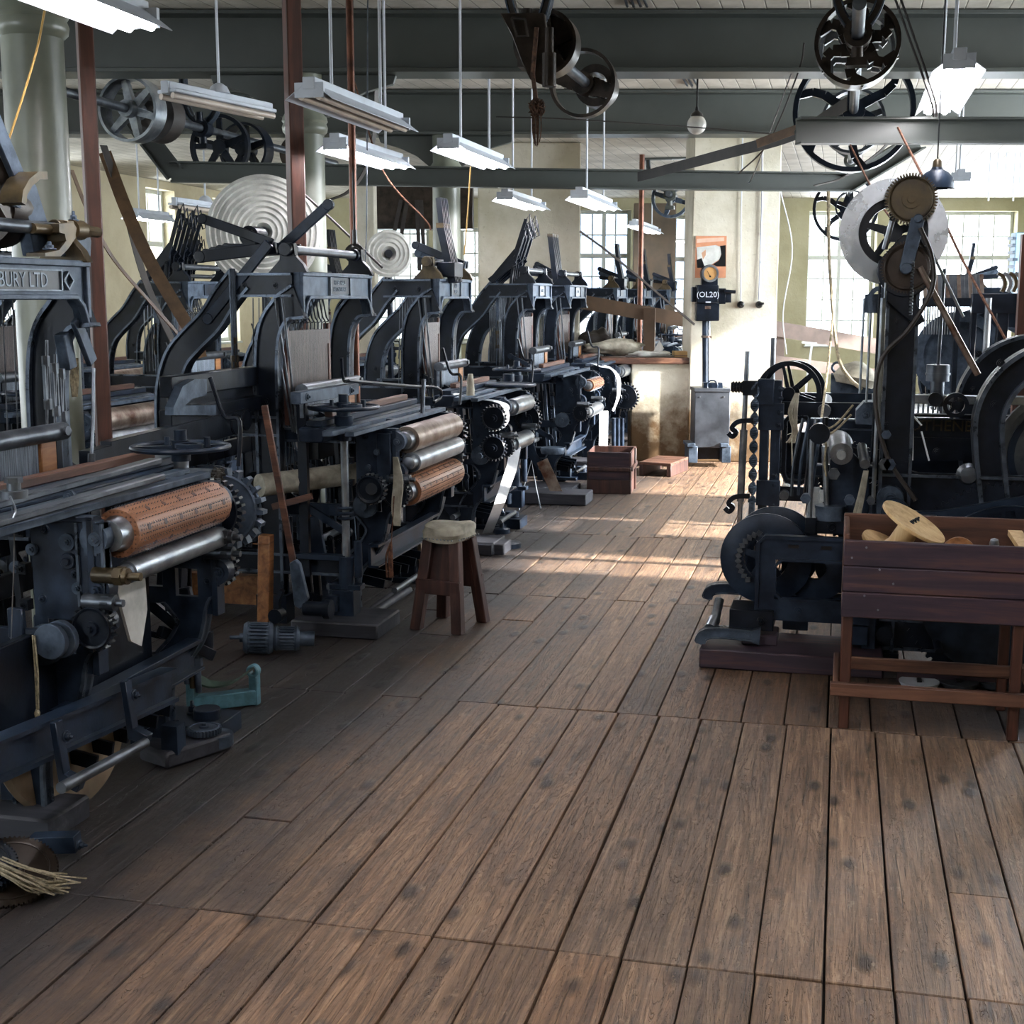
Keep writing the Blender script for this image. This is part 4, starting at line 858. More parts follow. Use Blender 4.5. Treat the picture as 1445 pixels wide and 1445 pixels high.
    m = MB(); m.disc((RX(1165), Y-.08, RZ(602)), (0, 1, 0), .045, .05, 18); m.cyl((RX(1172), Y-.08, RZ(602)), (RX(1172), Y-.08, RZ(580)), .012); B(m, 'cord_pulley', IR)
    return t
R1 = T('lace_loom', 'large black loom at the right, gears on top of its column, big ring arch', 'loom', (.3, 6.0, 0), 0, 'looms in the right row')
right_machine(R1)
# second right machine: its near-aisle head, Y = 8.6
def SX(px): return (px-1190)/(1890/8.6)
def SZ(py): return 1.6-(py-420)/(1890/8.6)
R2 = T('lace_loom', 'second black loom of the right row, with twisted bar and hooked brackets', 'loom', (-.2, 8.6, 0), 0, 'looms in the right row')
def B2(m, n_, mt, **k): return m.build(n_, mt, parent=R2, world=True, **k)
m = MB(); m.wheel((SX(1120), 8.75, SZ(552)), (0, 1, 0), .205, .03, .05, 6, .02, .04); B2(m, 'top_wheel', IR)
m = MB(); m.wheel((SX(1126), 8.85, SZ(552)), (0, 1, 0), .205, .03, .04, 6, .02, .04); B2(m, 'top_wheel', IR)
for q in ((1084, 1096), (1099, 1112)): m = MB(); m.bb(SX(q[0]), SX(q[1]), 8.55, 8.65, 0, SZ(532)); B2(m, 'front_post', IRB, bevel=.003)
for q in ((1082, 1114, 705, 670), (1080, 1102, 565, 530)): m = MB(); m.bb(SX(q[0]), SX(q[1]), 8.51, 8.57, SZ(q[2]), SZ(q[3])); B2(m, 'clamp_plate', IRB, bevel=.003)
m = MB(); m.bb(SX(1082), SX(1116), 8.52, 8.56, SZ(600), SZ(563))
for p in ((1111, 543), (1111, 556), (1111, 575), (1109, 592), (1106, 663), (1106, 676), (1106, 703)): m.bolt((SX(p[0]), 8.52, SZ(p[1])), (0, -1, 0), .012, .012)
B2(m, 'clamp_plate', IRB, bevel=.003)
for yy in (8.62, 9.5):
    m = MB(); q = [(SX(1117), SZ(660)), (SX(1117), SZ(590)), (SX(1122), SZ(584)), (SX(1146), SZ(584)), (SX(1152), SZ(592)), (SX(1152), SZ(668)), (SX(1142), SZ(674)), (SX(1122), SZ(672)), (SX(1117), SZ(660))]; m.strip(q, .035, yy-.015, yy+.015, flange=.006, fy=.01)
    m.bb(SX(1100), SX(1260), yy-.02, yy+.02, SZ(580), SZ(562)); m.bb(SX(1110), SX(1260), yy-.02, yy+.02, SZ(700), SZ(680)); m.bb(SX(1150), SX(1165), yy-.02, yy+.02, 0, SZ(580)); m.bb(SX(1240), SX(1262), yy-.02, yy+.02, 0, 1.45); m.bb(SX(1300), SX(1440), yy-.02, yy+.02, .7, .8)
    arc = [(.95+.38*math.cos(a), 1.1+.38*math.sin(a)) for a in [math.radians(q) for q in range(200, -20, -11)]]; m.strip(arc, .13, yy-.02, yy+.02, flange=.014, fy=.02); B2(m, 'side_frame', IR)
m = MB(); m.cyl((SX(1060), 8.5, SZ(748)), (SX(1065), 8.5, SZ(492)), .016, n=10); m.cyl((SX(1061), 8.5, SZ(700)), (SX(1063), 8.5, SZ(600)), .024, n=10); B2(m, 'tall_rod', STL)
m = MB(); m.cyl((SX(1092), 9.2, SZ(560)), (SX(1092), 9.2, SZ(478)), .018, n=10); B2(m, 'tall_rod', DST)
m = MB(); rs = []
for k in range(66):
    z = SZ(700)+(SZ(533)-SZ(700))*k/65; a = k*.42; e = Vector((math.cos(a), math.sin(a), 0)); f = Vector((-e.y, e.x, 0)); c = Vector((SX(1077), 8.48, z)); rs.append([c+e*.026+f*.006, c-e*.026+f*.006, c-e*.026-f*.006, c+e*.026-f*.006])
m.rings(rs); m.cyl((SX(1077), 8.48, SZ(760)), (SX(1077), 8.48, SZ(700)), .02, n=10); o = B2(m, 'twisted_bar', IRG, smooth=False)
for a, b in ((1050, 598), (1048, 703)):
    m = MB(); m.strip(cr([(SX(a-8), SZ(b+6)), (SX(a-2), SZ(b+11)), (SX(a+3), SZ(b+5)), (SX(a-3), SZ(b-1)), (SX(a+6), SZ(b-10)), (SX(a+26), SZ(b-12))], 4), .03, 8.47, 8.51); B2(m, 'hook', IR)
m = MB(); m.cyl((SX(1044), 8.5, SZ(541)), (SX(1075), 8.5, SZ(541)), .03, n=12)
for k in range(4): m.ring((SX(1047+k*4), 8.5, SZ(541)), (1, 0, 0), .036, .02, .01, 14)
m.bb(SX(1060), SX(1080), 8.47, 8.53, SZ(552), SZ(532)); B2(m, 'head_bracket', IR)
m = MB()
for k in range(16):
    r = random.uniform(-.03, .03); q = random.uniform(-.02, .02); m.tube(cr([(SX(1133)+r*.4, 8.5, SZ(548)), (SX(1128)+r, 8.47, SZ(575)), (SX(1132)+q, 8.48, SZ(600)), (SX(1126)+r, 8.49, SZ(616))], 4), .004, 4)
m.tube([(SX(1128), 8.48, SZ(610)), (SX(1130), 8.49, SZ(648))], .004, 4); B2(m, 'cotton_hank', CALICO)
m = MB(); m.ring((SX(1138), 8.7, SZ(640)), (0, 1, 0), .16, .12, .05, 36); m.disc((SX(1138), 8.75, SZ(640)), (0, 1, 0), .13, .02, 32); B2(m, 'inner_wheel', IR)
m = MB(); m.cyl((SX(1170), 8.5, SZ(572)), (SX(1170), 9.6, SZ(572)), .04, n=16); m.cyl((SX(1120), 8.5, SZ(690)), (SX(1120), 9.6, SZ(690)), .03, n=14); m.cyl((SX(1190), 8.6, SZ(640)), (SX(1190), 9.5, SZ(640)), .10, n=24); B2(m, 'cross_shaft', DST)
m = MB(); m.bb(SX(1075), SX(1270), 8.5, 8.75, 0, .06); B2(m, 'floor_rail', IR, bevel=.004)
m = MB(); m.gear((SX(1205), 8.7, SZ(660)), (0, 1, 0), .2, .04, 40, .016); B2(m, 'main_gear', IR)
# electric motor on the rail behind
t = T('electric_motor', 'small dark motor with a lifting eye and canvas on it, behind the second right loom', 'motor', aY(1190, 560, 9.9)-Vector((0, 0, .0)))
t.location.z = 0; t.matrix_basis = Matrix.Translation(t.location)
m = MB(); p = aY(1172, 550, 9.9); m.cyl(p, p+Vector((.3, 0, 0)), .12, n=24); m.torus(p+Vector((.04, 0, .16)), (0, 1, 0), .035, .009, 16, 6); m.build('casing', IRG, t, True)
m = MB(); m.bb(p.x-.02, p.x+.34, p.y-.12, p.y+.12, 0, p.z-.1); m.build('pedestal', IR, t, True, bevel=.006)
m = MB(); q = p+Vector((.16, -.1, .04)); m.lathe([(0, .13), (.05, .16), (.12, .12), (.17, .03)], q, (.2, .1, 1), 14); m.build('canvas_cover', CALICO, t, True)
# white pipe stand and guard rails behind -----------------------------------
def rail(pts, w, h, label, mat, cat='rail'):
    m = MB()
    for a, b in zip(pts[:-1], pts[1:]): m.bar(a, b, w, h)
    return single(m, 'guard_rail', mat, label, cat)
BRP = plain('brown_painted_board', '#5b4634', .6, 0, 5, .2); PNK = plain('dusty_pinkish_board', '#8b7a72', .7, 0, 5, .2)
rail([aD(815, 425, 14.5), aD(985, 455, 14.5)], .04, .15, 'brown painted guard board sloping across the opening over the low wall', BRP)
m = MB(); a = aD(917, 435, 14.45); m.bb(a.x-.06, a.x+.06, a.y-.03, a.y+.03, 0, a.z); single(m, 'guard_post', BRP, 'brown post carrying the sloping guard board in the opening', 'post')
rail([aD(1085, 462, 14.6), aD(1245, 490, 14.6)], .04, .16, 'dusty pinkish guard board right of the right pier', PNK)
rail([aD(1085, 508, 14.6), aD(1245, 530, 14.6)], .04, .12, 'lower dusty guard board right of the right pier', PNK)
m = MB(); a = aD(1100, 500, 14.65); m.bb(a.x-.05, a.x+.05, a.y-.03, a.y+.03, 0, a.z+.25); single(m, 'guard_post', PNK, 'dusty post carrying the two boards right of the right pier', 'post')
m = MB(); a = aD(1146, 485, 13.6); b = aD(1138, 540, 13.6); m.bar(a, b, .05, .02); m.bar(aD(1132, 483, 13.6), aD(1152, 485, 13.6), .05, .02); m.bar(b, Vector((b.x, b.y, 0)), .05, .02); single(m, 'pipe_stand', WHT, 'white painted T-shaped stand behind the second right loom', 'stand')

# ------------------------------------------------------------------ slatted bobbin box on legs
bx = T('bobbin_box', 'open red-brown wooden box on tall legs holding bobbins, in front of the right loom', 'box', (.36, 5.15, 0))
x0, x1, y0, y1 = .035, .73, 5.0, 5.42; zt, zb = .755, .435
def bb(nm, mt, *a, lab=None, bev=.004):
    m = MB(); m.bb(*a); o = m.build(nm, mt, bx, True, bevel=bev)
    if lab: o['label'] = lab
    return o
WPURD = WPUR
for k in range(3):
    h = (zt-.03-zb)/3; bb('front_plank', WPUR, x0, x1, y0-.022, y0, zb+h*k+.001, zb+h*(k+1)-.001)
bb('back_plank', WREDX, x0, x1, y1, y1+.02, zb, zt); bb('end_plank', WREDY, x0, x0+.02, y0, y1, zb, zt-.01); bb('end_plank', WREDY, x1-.02, x1, y0, y1, zb, zt-.01)
bb('bottom_board', WREDX, x0, x1, y0, y1, zb, zb+.015)
m = MB()
for i in (0, 1):
    for zz in (.47, .52, .57, .62, .66, .70): m.disc(((x0+.03+.05*((zz*100) % 3)) if i == 0 else x1-.03, y0-.023, zz), (0, 1, 0), .004, .004, 8)
m.build('nail_heads', STL, bx, True)
for (x, y) in ((x0+.005, y0+.0), (x1-.09, y0+.0), (x0+.005, y1-.04), (x1-.09, y1-.04)):
    bb('leg', WRED, x, x+.038, y+.001, y+.036, 0, zb+.2)
bb('foot_rail', WREDX, x0-.03, x1+.02, y0-.03, y0-.002, .135, .185); bb('foot_rail', WREDX, x0+.02, x1, y1-.06, y1-.042, .135, .185); bb('side_rail', WREDY, x0-.02, x0+.003, y0-.02, y1+.02, .135, .18); bb('side_rail', WREDY, x1-.005, x1+.02, y0-.02, y1+.02, .135, .18)
def bobbin(loc, ax, R, L, label, lift=0):
    t = T('bobbin', label, 'bobbin', loc); a = Vector(ax).normalized()
    m = MB(); m.lathe([(0, R*.42), (.03, R*.32), (L-.03, R*.32), (L, R*.42)], (0, 0, 0), a, 24); m.build('barrel', WPALE, t)
    m = MB(); m.lathe([(L, R*.3), (L, R), (L+.006, R*1.01), (L+.012, R), (L+.012, R*.14)], (0, 0, 0), a, 44); m.build('flange', WPALE, t)
    m = MB(); m.lathe([(-.012, R*.14), (-.012, R), (0, R), (0, R*.3)], (0, 0, 0), a, 40); m.build('flange', WPALE, t)
    m = MB(); e = basis(a)[1]
    for k in (-1, 0, 1): m.bolt(a*(L+.012)+e*R*.28*k, a, .007, .008)
    m.build('flange_screws', IR, t); return t
A_ = Vector((.5, -.16, .85)).normalized(); p = aY(1288, 739, 5.22)-A_*.13; bobbin(p, A_, .132, .13, 'big pale bobbin with a wide flange lying tilted in the box')
m = MB(); q = aY(1352, 770, 5.2); m.lathe([(0, .01), (0, .062), (.012, .064), (.024, .062), (.024, .01)], q+Vector((0, 0, -.03)), (.12, -1, .12), 36); o = single(m, 'reel_end', WORG, 'small orange varnished reel end standing in the box', 'bobbin')
m = MB(); q = aY(1403, 767, 5.15); m.lathe([(-.05, .016), (0, .018), (.015, .014), (.02, .004)], q, (0, -.2, 1), 14); single(m, 'steel_pin', STL, 'small shiny steel pin head poking up at the right of the box', 'pin')
m = MB(); m.bar(aY(1432, 752, 5.35), aY(1448, 775, 5.05), .05, .02); single(m, 'pale_stick', WPALE, 'pale stick lying over the right end of the box', 'stick')
# zinc discs on the floor behind the box
for i, (px, lb) in enumerate(((1297, 'left one of three pale round lids on the floor under the box'), (1352, 'middle one of three pale round lids on the floor under the box'), (1408, 'right one of three pale round lids on the floor under the box'))):
    p = aZ(px, 962, .02); t = T('metal_disc', lb, 'disc', (p.x, p.y, 0), 0, 'round lids under the box'); m = MB(); m.lathe([(0, .07), (.02, .082), (.024, .082), (.024, .02), (.02, .015)], (0, 0, 0), (0, 0, 1), 36); m.build('plate', GREYSHEET if i else WHT, t)
    m = MB(); m.box((0, .0, .027), (.018, .05, .01)); m.build('grip', BLK, t)
m = MB(); p = aZ(1225, 938); m.bb(p.x-.09, p.x+.1, p.y, p.y+.16, 0, .03); single(m, 'wood_offcut', WORG, 'orange wood offcut on the floor behind the left leg of the box', 'offcut')
m = MB(); m.bb(.28, .95, 5.7, 5.78, 0, .06); single(m, 'timber_batten', WPUR, 'dark timber batten on the floor behind the round lids', 'batten')
# ------------------------------------------------------------------ stool
st = T('stool', 'short dark red wooden stool with splayed legs and a grubby padded cloth top', 'stool', (-1.83, 6.2, 0), math.radians(-12))
def leg(xs, ys):
    m = MB(); m.rings([[(xs*(.115)+a*.028, ys*.135+b*.024, 0) for a, b in ((-1, -1), (1, -1), (1, 1), (-1, 1))], [(xs*.07+a*.028, ys*.075+b*.024, .44) for a, b in ((-1, -1), (1, -1), (1, 1), (-1, 1))]]); return m
for a in (-1, 1):
    for b in (-1, 1): leg(a, b).build('leg', WDK, st, bevel=.004)
for b in (-1, 1):
    m = MB(); y = lambda z: b*(.135-.06*z/.44); m.add([(-.095, y(.19)-b*.028, .19), (.095, y(.19)-b*.028, .19), (.065, y(.44)-b*.028, .44), (-.065, y(.44)-b*.028, .44), (-.095, y(.19)-b*.01, .19), (.095, y(.19)-b*.01, .19), (.065, y(.44)-b*.01, .44), (-.065, y(.44)-b*.01, .44)], [(0, 1, 2, 3), (7, 6, 5, 4), (0, 4, 5, 1), (3, 2, 6, 7), (0, 3, 7, 4), (1, 5, 6, 2)]); m.build('end_panel', WDK, st)
    m = MB(); m.bb(-.12, .12, b*.112-.012+b*.008, b*.112+.012+b*.008, .18, .25); m.build('stretcher', WDK, st, bevel=.003)
m = MB(); m.bb(-.085, .085, -.085, .085, .43, .455); m.build('seat_board', WDK, st, bevel=.004)
m = MB(); rs = []
for i in range(9):
    z = .44+.075*i/8; k = 1-.16*max(0, (i-5)/3)**2+.02*math.sin(i*2); rr = []
    for j in range(28):
        a = 2*PI*j/28; c, s_ = math.cos(a), math.sin(a); q = (abs(c)**4+abs(s_)**4)**-.25; f = k*(1+.03*math.sin(3*a+i)); rr.append((c*q*.105*f, s_*q*.125*f, z+.008*math.sin(2*a+1)))
    rs.append(rr)
m.rings(rs); m.build('padded_seat', CALICO, st)
m = MB()
for k in range(9): m.disc((.107, -.1+.025*k, .452), (1, 0, 0), .004, .004, 8); m.disc((-.08+.02*k, -.128, .452), (0, 1, 0), .004, .004, 8)
m.build('tacks', STL, st)
# ------------------------------------------------------------------ crate and pallet at the end of the aisle
ct = T('crate', 'dark purple wooden crate with cross battens on the floor before the low wall', 'crate', aZ(868, 697)+Vector((0, .2, 0)), math.radians(4))
L_, D_, H_ = .36, .42, .34
def cb(nm, mt, *a, b=.003): m = MB(); m.bb(*a); return m.build(nm, mt, ct, bevel=b)
for k in range(3):
    a = -D_/2+0; cb('front_plank', WPUR if k else WDK, -.24, .10, -.2, -.185, .115*k+.001, .115*k+.114)
for k in range(3): cb('side_plank', WDK, .10, .115, -.2, .30, .115*k+.001, .115*k+.114); cb('side_plank', WDK, -.25, -.24, -.2, .30, .115*k, .115*k+.114); cb('back_plank', WDK, -.25, .115, .285, .30, .115*k, .115*k+.114)
cb('base_board', WDK, -.24, .10, -.19, .29, 0, .015); cb('batten', WDK, .115, .13, -.205, .30, .19, .225); cb('batten', WDK, .115, .13, .12, .16, 0, .35); cb('batten', WDK, -.25, .115, -.214, -.2, .19, .22)
pl = T('pallet', 'low dark red wooden platform behind the crate', 'pallet', aZ(925, 671), math.radians(-10))
for k in range(4): m = MB(); m.bb(-.14, .16, .14*k-.05, .14*k+.08, .10, .125); m.build('deck_board', WREDX, pl, bevel=.003)
for k in range(2): m = MB(); m.bb(-.14+.26*k, -.10+.26*k, -.05, .5, 0, .10); m.build('bearer', WDK, pl, bevel=.003)
# ------------------------------------------------------------------ pier fittings
FR = Vector((cs, sn, 0)); FN = Vector((sn, -cs, 0)); UPV = Vector((0, 0, 1))
def vb(m, px0, px1, py0, py1, d, th):
    a = aD(px0, py0, d); b = aD(px1, py1, d); c = (a+b)/2-FN*th/2; w = (b-a).dot(FR); h = abs(a.z-b.z); m.box(c, (abs(w), th, h), R=Matrix((FR, -FN, UPV)).transposed()); return m
cab = T('resistance_cabinet', 'upright grey sheet steel cabinet on two iron feet against the right pier', 'cabinet', aD(1005, 652, 12.95).to_2d().to_3d(), PSI)
m = MB(); vb(m, 981, 1029, 551, 632, 12.75, .3); m.build('casing', GREYSHEET, cab, True, bevel=.008)
m = MB(); vb(m, 980, 1031, 548, 553, 12.74, .32); m.build('lid', GREYSHEET, cab, True, bevel=.004)
m = MB(); vb(m, 993, 1020, 540, 548, 12.8, .12); m.torus(aD(1005, 544, 12.78), FN, .05, .01, 16, 6); m.build('cable_cap', IRB, cab, True, bevel=.006)
for px in (972, 1019):
    m = MB(); vb(m, px, px+12, 630, 653, 12.72, .3); vb(m, px-2, px+9, 626, 631, 12.70, .32); m.build('foot', LCH if 0 else IRG, cab, True, bevel=.004)
m = MB(); vb(m, 985, 1018, 632, 648, 12.85, .1); m.build('base_gear', IR, cab, True)
m = MB()
for px in (988, 1022): m.disc(aD(px, 560, 12.745), FN, .008, .006, 8)
m.build('lid_screws', STL, cab, True)
m = MB(); m.tube([aD(995, 452, 13.06), aD(995, 545, 13.0)], .028, 12); o = m.build('cable_duct', IRB, cab, True)
m = MB(); m.tube([aD(1000, 452, 13.06), aD(1000, 545, 13.0)], .016, 10); m.build('cable_duct', STL, cab, True)
m = MB(); m.ring(aD(996, 475, 13.03), UPV, .045, .03, .02, 14); m.bar(aD(996, 475, 13.05), aD(1004, 476, 13.05), .02, .02); m.build('duct_clamp', LCH, cab, True)
sw = T('motor_starter', 'black iron switch box with an amber round dial on the right pier', 'switch box', aD(1000, 452, 13.1), PSI)
m = MB(); vb(m, 983, 1015, 428, 453, 12.98, .14); m.build('lower_case', IR, sw, True, bevel=.008)
m = MB(); vb(m, 984, 1014, 402, 428, 12.96, .16); m.build('upper_case', IR, sw, True, bevel=.01)
m = MB(); vb(m, 977, 985, 405, 426, 13.02, .1); m.build('side_box', IR, sw, True, bevel=.006)
m = MB(); vb(m, 1015, 1024, 407, 429, 13.0, .1); m.cyl(aD(1022, 411, 12.98), aD(1038, 412, 12.98), .018, n=10); vb(m, 1024, 1032, 410, 427, 13.0, .08); m.build('handle_gear', IR, sw, True, bevel=.004)
m = MB(); vb(m, 991, 1013, 385, 403, 13.0, .1); c = aD(1002, 386, 12.98); m.cyl(c, c-FN*.1, .085, n=32); m.build('meter_hood', IR, sw, True, bevel=.006)
m = MB(); m.ring(c+FN*.006, FN, .082, .062, .02, 32); m.build('dial_bezel', STL, sw, True)
m = MB(); m.disc(c+FN*.003, FN, .064, .006, 32); d_ = m.build('dial', GAUGE, sw, True)
m = MB(); m.bar(c+FN*.009+UPV*-.025, c+FN*.009+UPV*.025+FR*-.03, .003, .003); m.disc(c+FN*.008+UPV*-.027, FN, .009, .006, 12); m.build('needle', BLK, d_); 
m.v = []; 
bpy.data.objects.remove(d_.children[0]); m = MB(); m.bar(c+FN*.009+UPV*-.025, c+FN*.009+UPV*.025+FR*-.03, .003, .003, side=FR); m.disc(c+FN*.008+UPV*-.027, FN, .009, .006, 12)
o = m.build('needle', BLK, sw, True)
inv = sw.matrix_basis.inverted()
def wtext(s_, sz, px, py, d, mat, par, **k):
    p = aD(px, py, d)+FN*.004; return text(s_, sz, inv @ p, inv.to_3x3() @ rot3(FR, UPV), mat, par, **k)
wtext('(OL20)', .075, 999, 416, 12.96, WHT, sw)
m = MB(); vb(m, 996, 1003, 425.5, 427.2, 12.955, .01); m.build('small_label', WHT, sw, True)
m = MB(); vb(m, 995, 1003, 432, 436, 12.975, .01); m.build('brass_plate', LCH, sw, True)
# poster
ps = T('poster', 'faded orange, white and black picture sheet pinned above the dial on the right pier', 'poster', aD(1002, 392, 13.13), PSI)
m = MB(); vb(m, 982, 1024, 333, 392, 13.125, .006); m.build('sheet', plain('poster_orange', '#c98a66', .8), ps, True)
def pp(pts, mat, k, nm='printed_shape'):
    m = MB(); d = 13.122-.001*k; m.rings([[aD(x, y, d) for x, y in pts], [aD(x, y, d+.002) for x, y in pts]]); m.build(nm, mat, ps, True, smooth=False)
pp([(983, 349), (992, 348), (1000, 347), (1010, 346), (1016, 348), (1018, 358), (1015, 366), (1006, 372), (998, 377), (995, 380), (984, 366)], SHIP, 1)
pp([(1016, 347), (1024, 346), (1024, 376), (1012, 376), (1006, 373), (1014, 368), (1018, 359)], BLK, 2)
pp([(983, 367), (990, 364), (995, 378), (984, 378)], BLK, 2); pp([(990, 357), (996, 352), (996, 360), (992, 366)], plain('poster_peach', '#c79a7a', .8), 2)
pp([(983, 337), (1000, 336), (1022, 335), (1022, 340), (983, 343)], plain('poster_pale_lettering', '#d6b09a', .8), 1)
# window-sill clutter on the low wall
ws = T('cardboard_box', 'small brown cardboard box on the low wall ledge', 'box', aD(964, 507, 13.4), PSI)
m = MB(); vb(m, 952, 971, 496, 509.5, 13.32, .22); m.build('carton', CARD, ws, True, bevel=.003); m = MB(); vb(m, 952, 971, 501.5, 502.5, 13.318, .02); m.build('flap_seam', WDK, ws, True)
def crumple(name, c, r, mat, label, cat, seed=0, flat=.5):
    rnd = random.Random(seed); bm = bmesh.new(); bmesh.ops.create_icosphere(bm, subdivisions=3, radius=1)
    ph = [rnd.uniform(0, 6) for _ in range(9)]
    for v in bm.verts:
        d = v.co.copy(); k = 1+.16*math.sin(5*d.x+ph[0]+2*d.y)+.14*math.sin(7*d.y+ph[1]+3*d.z)+.10*math.sin(13*d.x+11*d.z+ph[2])+.08*math.sin(17*d.y+ph[3]*d.x*3)
        v.co = Vector((d.x*k*r[0], d.y*k*r[1], d.z*k*r[2]))
    me = bpy.data.meshes.new(name); bm.to_mesh(me); bm.free(); me.materials.append(mat); me.shade_smooth()
    o = bpy.data.objects.new(name, me); COL.objects.link(o); o.location = c; o.rotation_euler = (0, 0, PSI); return tag(o, label, cat)
crumple('white_cloth', aD(868, 490, 13.45), (.28, .14, .07), CALICO, 'crumpled white cloth heap on the ledge left of the carton', 'cloth', 1)
crumple('black_cloth', aD(842, 482, 13.9), (.15, .14, .12), BELTD, 'black cloth bundle on the ledge beside the fourth loom', 'cloth', 2)
crumple('paper_heap', aD(912, 500, 13.42), (.22, .12, .035), SHIP, 'flat heap of torn paper on the ledge', 'paper', 5)
m = MB(); m.rings([[aD(x, y, d) for x, y in ((925, 490), (931, 480), (937, 492), (928, 502), (918, 505))] for d in (13.38, 13.40)]); single(m, 'curled_card', SHIP, 'curled cream card standing on the ledge before the carton', 'card')
# ------------------------------------------------------------------ overhead: posts, lamps, shafts, belts
def post(px0, px1, d, z0, z1, label, lean=0):
    a = aD((px0+px1)/2, 300, d); w = (aD(px1, 300, d)-aD(px0, 300, d)).length
    m = MB(); m.box((a.x, a.y, (z0+z1)/2), (w*.72, w*.72, z1-z0), PSI+.5); return single(m, 'timber_post', WRED, label, 'post', bevel=.006)
post(117, 146, 5.5, 0, 3.465, 'brown square timber post rising in front of the nearest green column')
post(404, 433, 8.05, 0, 3.465, 'brown square timber post in front of the middle green column, standing behind the second loom')
m = MB(); p = aD(500, 380, 7.6); m.cyl((p.x, p.y, 0), (p.x, p.y, 3.465), .021, n=14); t = single(m, 'copper_pipe', COPPER, 'thin copper coloured pipe dropping to the small round switch', 'pipe')
t = T('hanging_switch', 'round black switch fixed to the thin copper pipe above the second loom', 'switch', p); m = MB(); q = aD(501, 358, 7.55); m.lathe([(0, .055), (.03, .055), (.045, .04), (.06, .035)], q, FN, 20); m.cyl(q+Vector((0, 0, .04)), q+Vector((0, 0, .13)), .014, n=10); m.build('switch_body', BLK, t, True); m = MB(); m.tube([q+Vector((0, 0, .1)), aD(497, 200, 7.6), aD(497, 0, 7.6)], .007, 6); m.build('cable', BLK, t, True)
m = MB(); p = aD(905, 300, 15.2); m.cyl((p.x, p.y, 0), (p.x, p.y, 3.16), .03, n=12); single(m, 'copper_pipe', COPPER, 'copper coloured pipe far back in the opening between the piers', 'pipe')
for (px, d, lb) in ((517, 12.0, 'pale plastered narrow pilaster left of the small disc'),):
    o = vblock('pilaster', U(502, 14.5), U(530, 14.5), 14.5, 14.8, 0, 3.16, PLA); tag(o, 'stained narrow plaster pilaster behind the copper pipe', 'pilaster')
o = vblock('dark_duct', U(526, 17), U(668, 17), 17, 17.4, 2.45, 3.0, OIL); tag(o, 'dark brown boxed duct above the far window left of the third column', 'duct')
o = vblock('brown_partition', U(893, 20.5), U(952, 20.5), 20.5, 20.6, 0, 3.0, plain('brown_stained_partition', '#5d4f3d', .7, 0, 2, .35)); tag(o, 'brown stained partition panel far back between the piers', 'panel')
# fluorescent fixtures, along Y
def lamp(px0, py0, px1, py1, X=None, lit=True, label='', ht=3.465, cable=False):
    a = aX(px0, py0, X) ; b = aX(px1, py1, X); z = (a.z+b.z)/2; L = b.y-a.y; t = T('strip_lamp', label, 'lamp', (X, (a.y+b.y)/2, z+.05), 0, 'strip lamps')
    h = L/2
    m = MB(); m.bb(-.03, .03, -h, h, -.01, .045); m.build('spine', WHT, t, bevel=.003)
    for s in (-1, 1):
        m = MB(); m.bar((s*.03, 0, .01), (s*.115, 0, -.055), 2*h, .003, side=(0, 1, 0)); m.build('reflector', WHT, t)
        m = MB(); m.cyl((s*.042, -h+.01, -.04), (s*.042, h-.01, -.04), .016, n=12); m.build('tube', TUBE if lit else TUBEOFF, t)
    for s in (-1, 1): m = MB(); m.bb(-.07, .07, s*(h-.012)-.01, s*(h-.012)+.01, -.045, .02); m.build('end_cap', WHT, t)
    for s in (-1, 1):
        m = MB(); m.cyl((0, s*h*.55, .04), (0, s*h*.55, ht-z-.05), .0085, n=8); m.build('suspension_tube', WHTP, t)
    return t
lamp(30, -12, 200, 35, -2.4, True, 'lit white strip lamp nearest, at the top left corner')
lamp(436, 142, 562, 183, -2.4, False, 'unlit white strip lamp hanging in front of the middle column')
lamp(472, 212, 563, 238, -2.85, True, 'lit strip lamp directly below the unlit one near the copper pipe')
lamp(632, 212, 705, 237, -2.4, True, 'lit strip lamp hanging before the third column')
lamp(712, 284, 760, 295, -2.8, True, 'lit strip lamp on the face of the left pier')
lamp(817, 282, 860, 296, -2.06, True, 'lit strip lamp right of the left pier, above the farthest left loom')
lamp(895, 318, 926, 331, -2.7, True, 'lit small strip lamp in the far room, left one of the pair', 3.16)
lamp(936, 334, 962, 343, -2.9, True, 'lit small strip lamp in the far room, right one of the pair', 3.16)
lamp(1353, 108, 1322, 153, .46, True, 'glaring lit strip lamp at the upper right')
lamp(1356, 255, 1346, 268, .82, True, 'lit strip lamp behind the enamel shade lamp at the right')
def lamp_at(X, y0, y1, label):
    a = (Vector((X, y0, 2.5))-O); b = (Vector((X, y1, 2.5))-O)
    P = lambda v: (722.5+F*v.dot(rt)/v.dot(fw), 722.5-F*v.dot(up)/v.dot(fw)); return lamp(*P(a), *P(b), X, True, label)
for X_, y_, lb in ((-2.4, 1.6, 'unseen strip lamp added in the left row, one place before the nearest'), (.46, 1.4, 'unseen strip lamp added over the near end of the aisle, right row'), (.46, 3.0, 'unseen strip lamp added above the bobbin box, just above the view'), (-.9, 1.2, 'unseen strip lamp added above the near end of the aisle')):  # unseen lamps outside the frame, added to light the near floor
    lamp_at(X_, y_, y_+1.2, lb)
lamp(185, 305, 236, 316, -6.6, True, 'strip lamp before the first left window', 3.16)
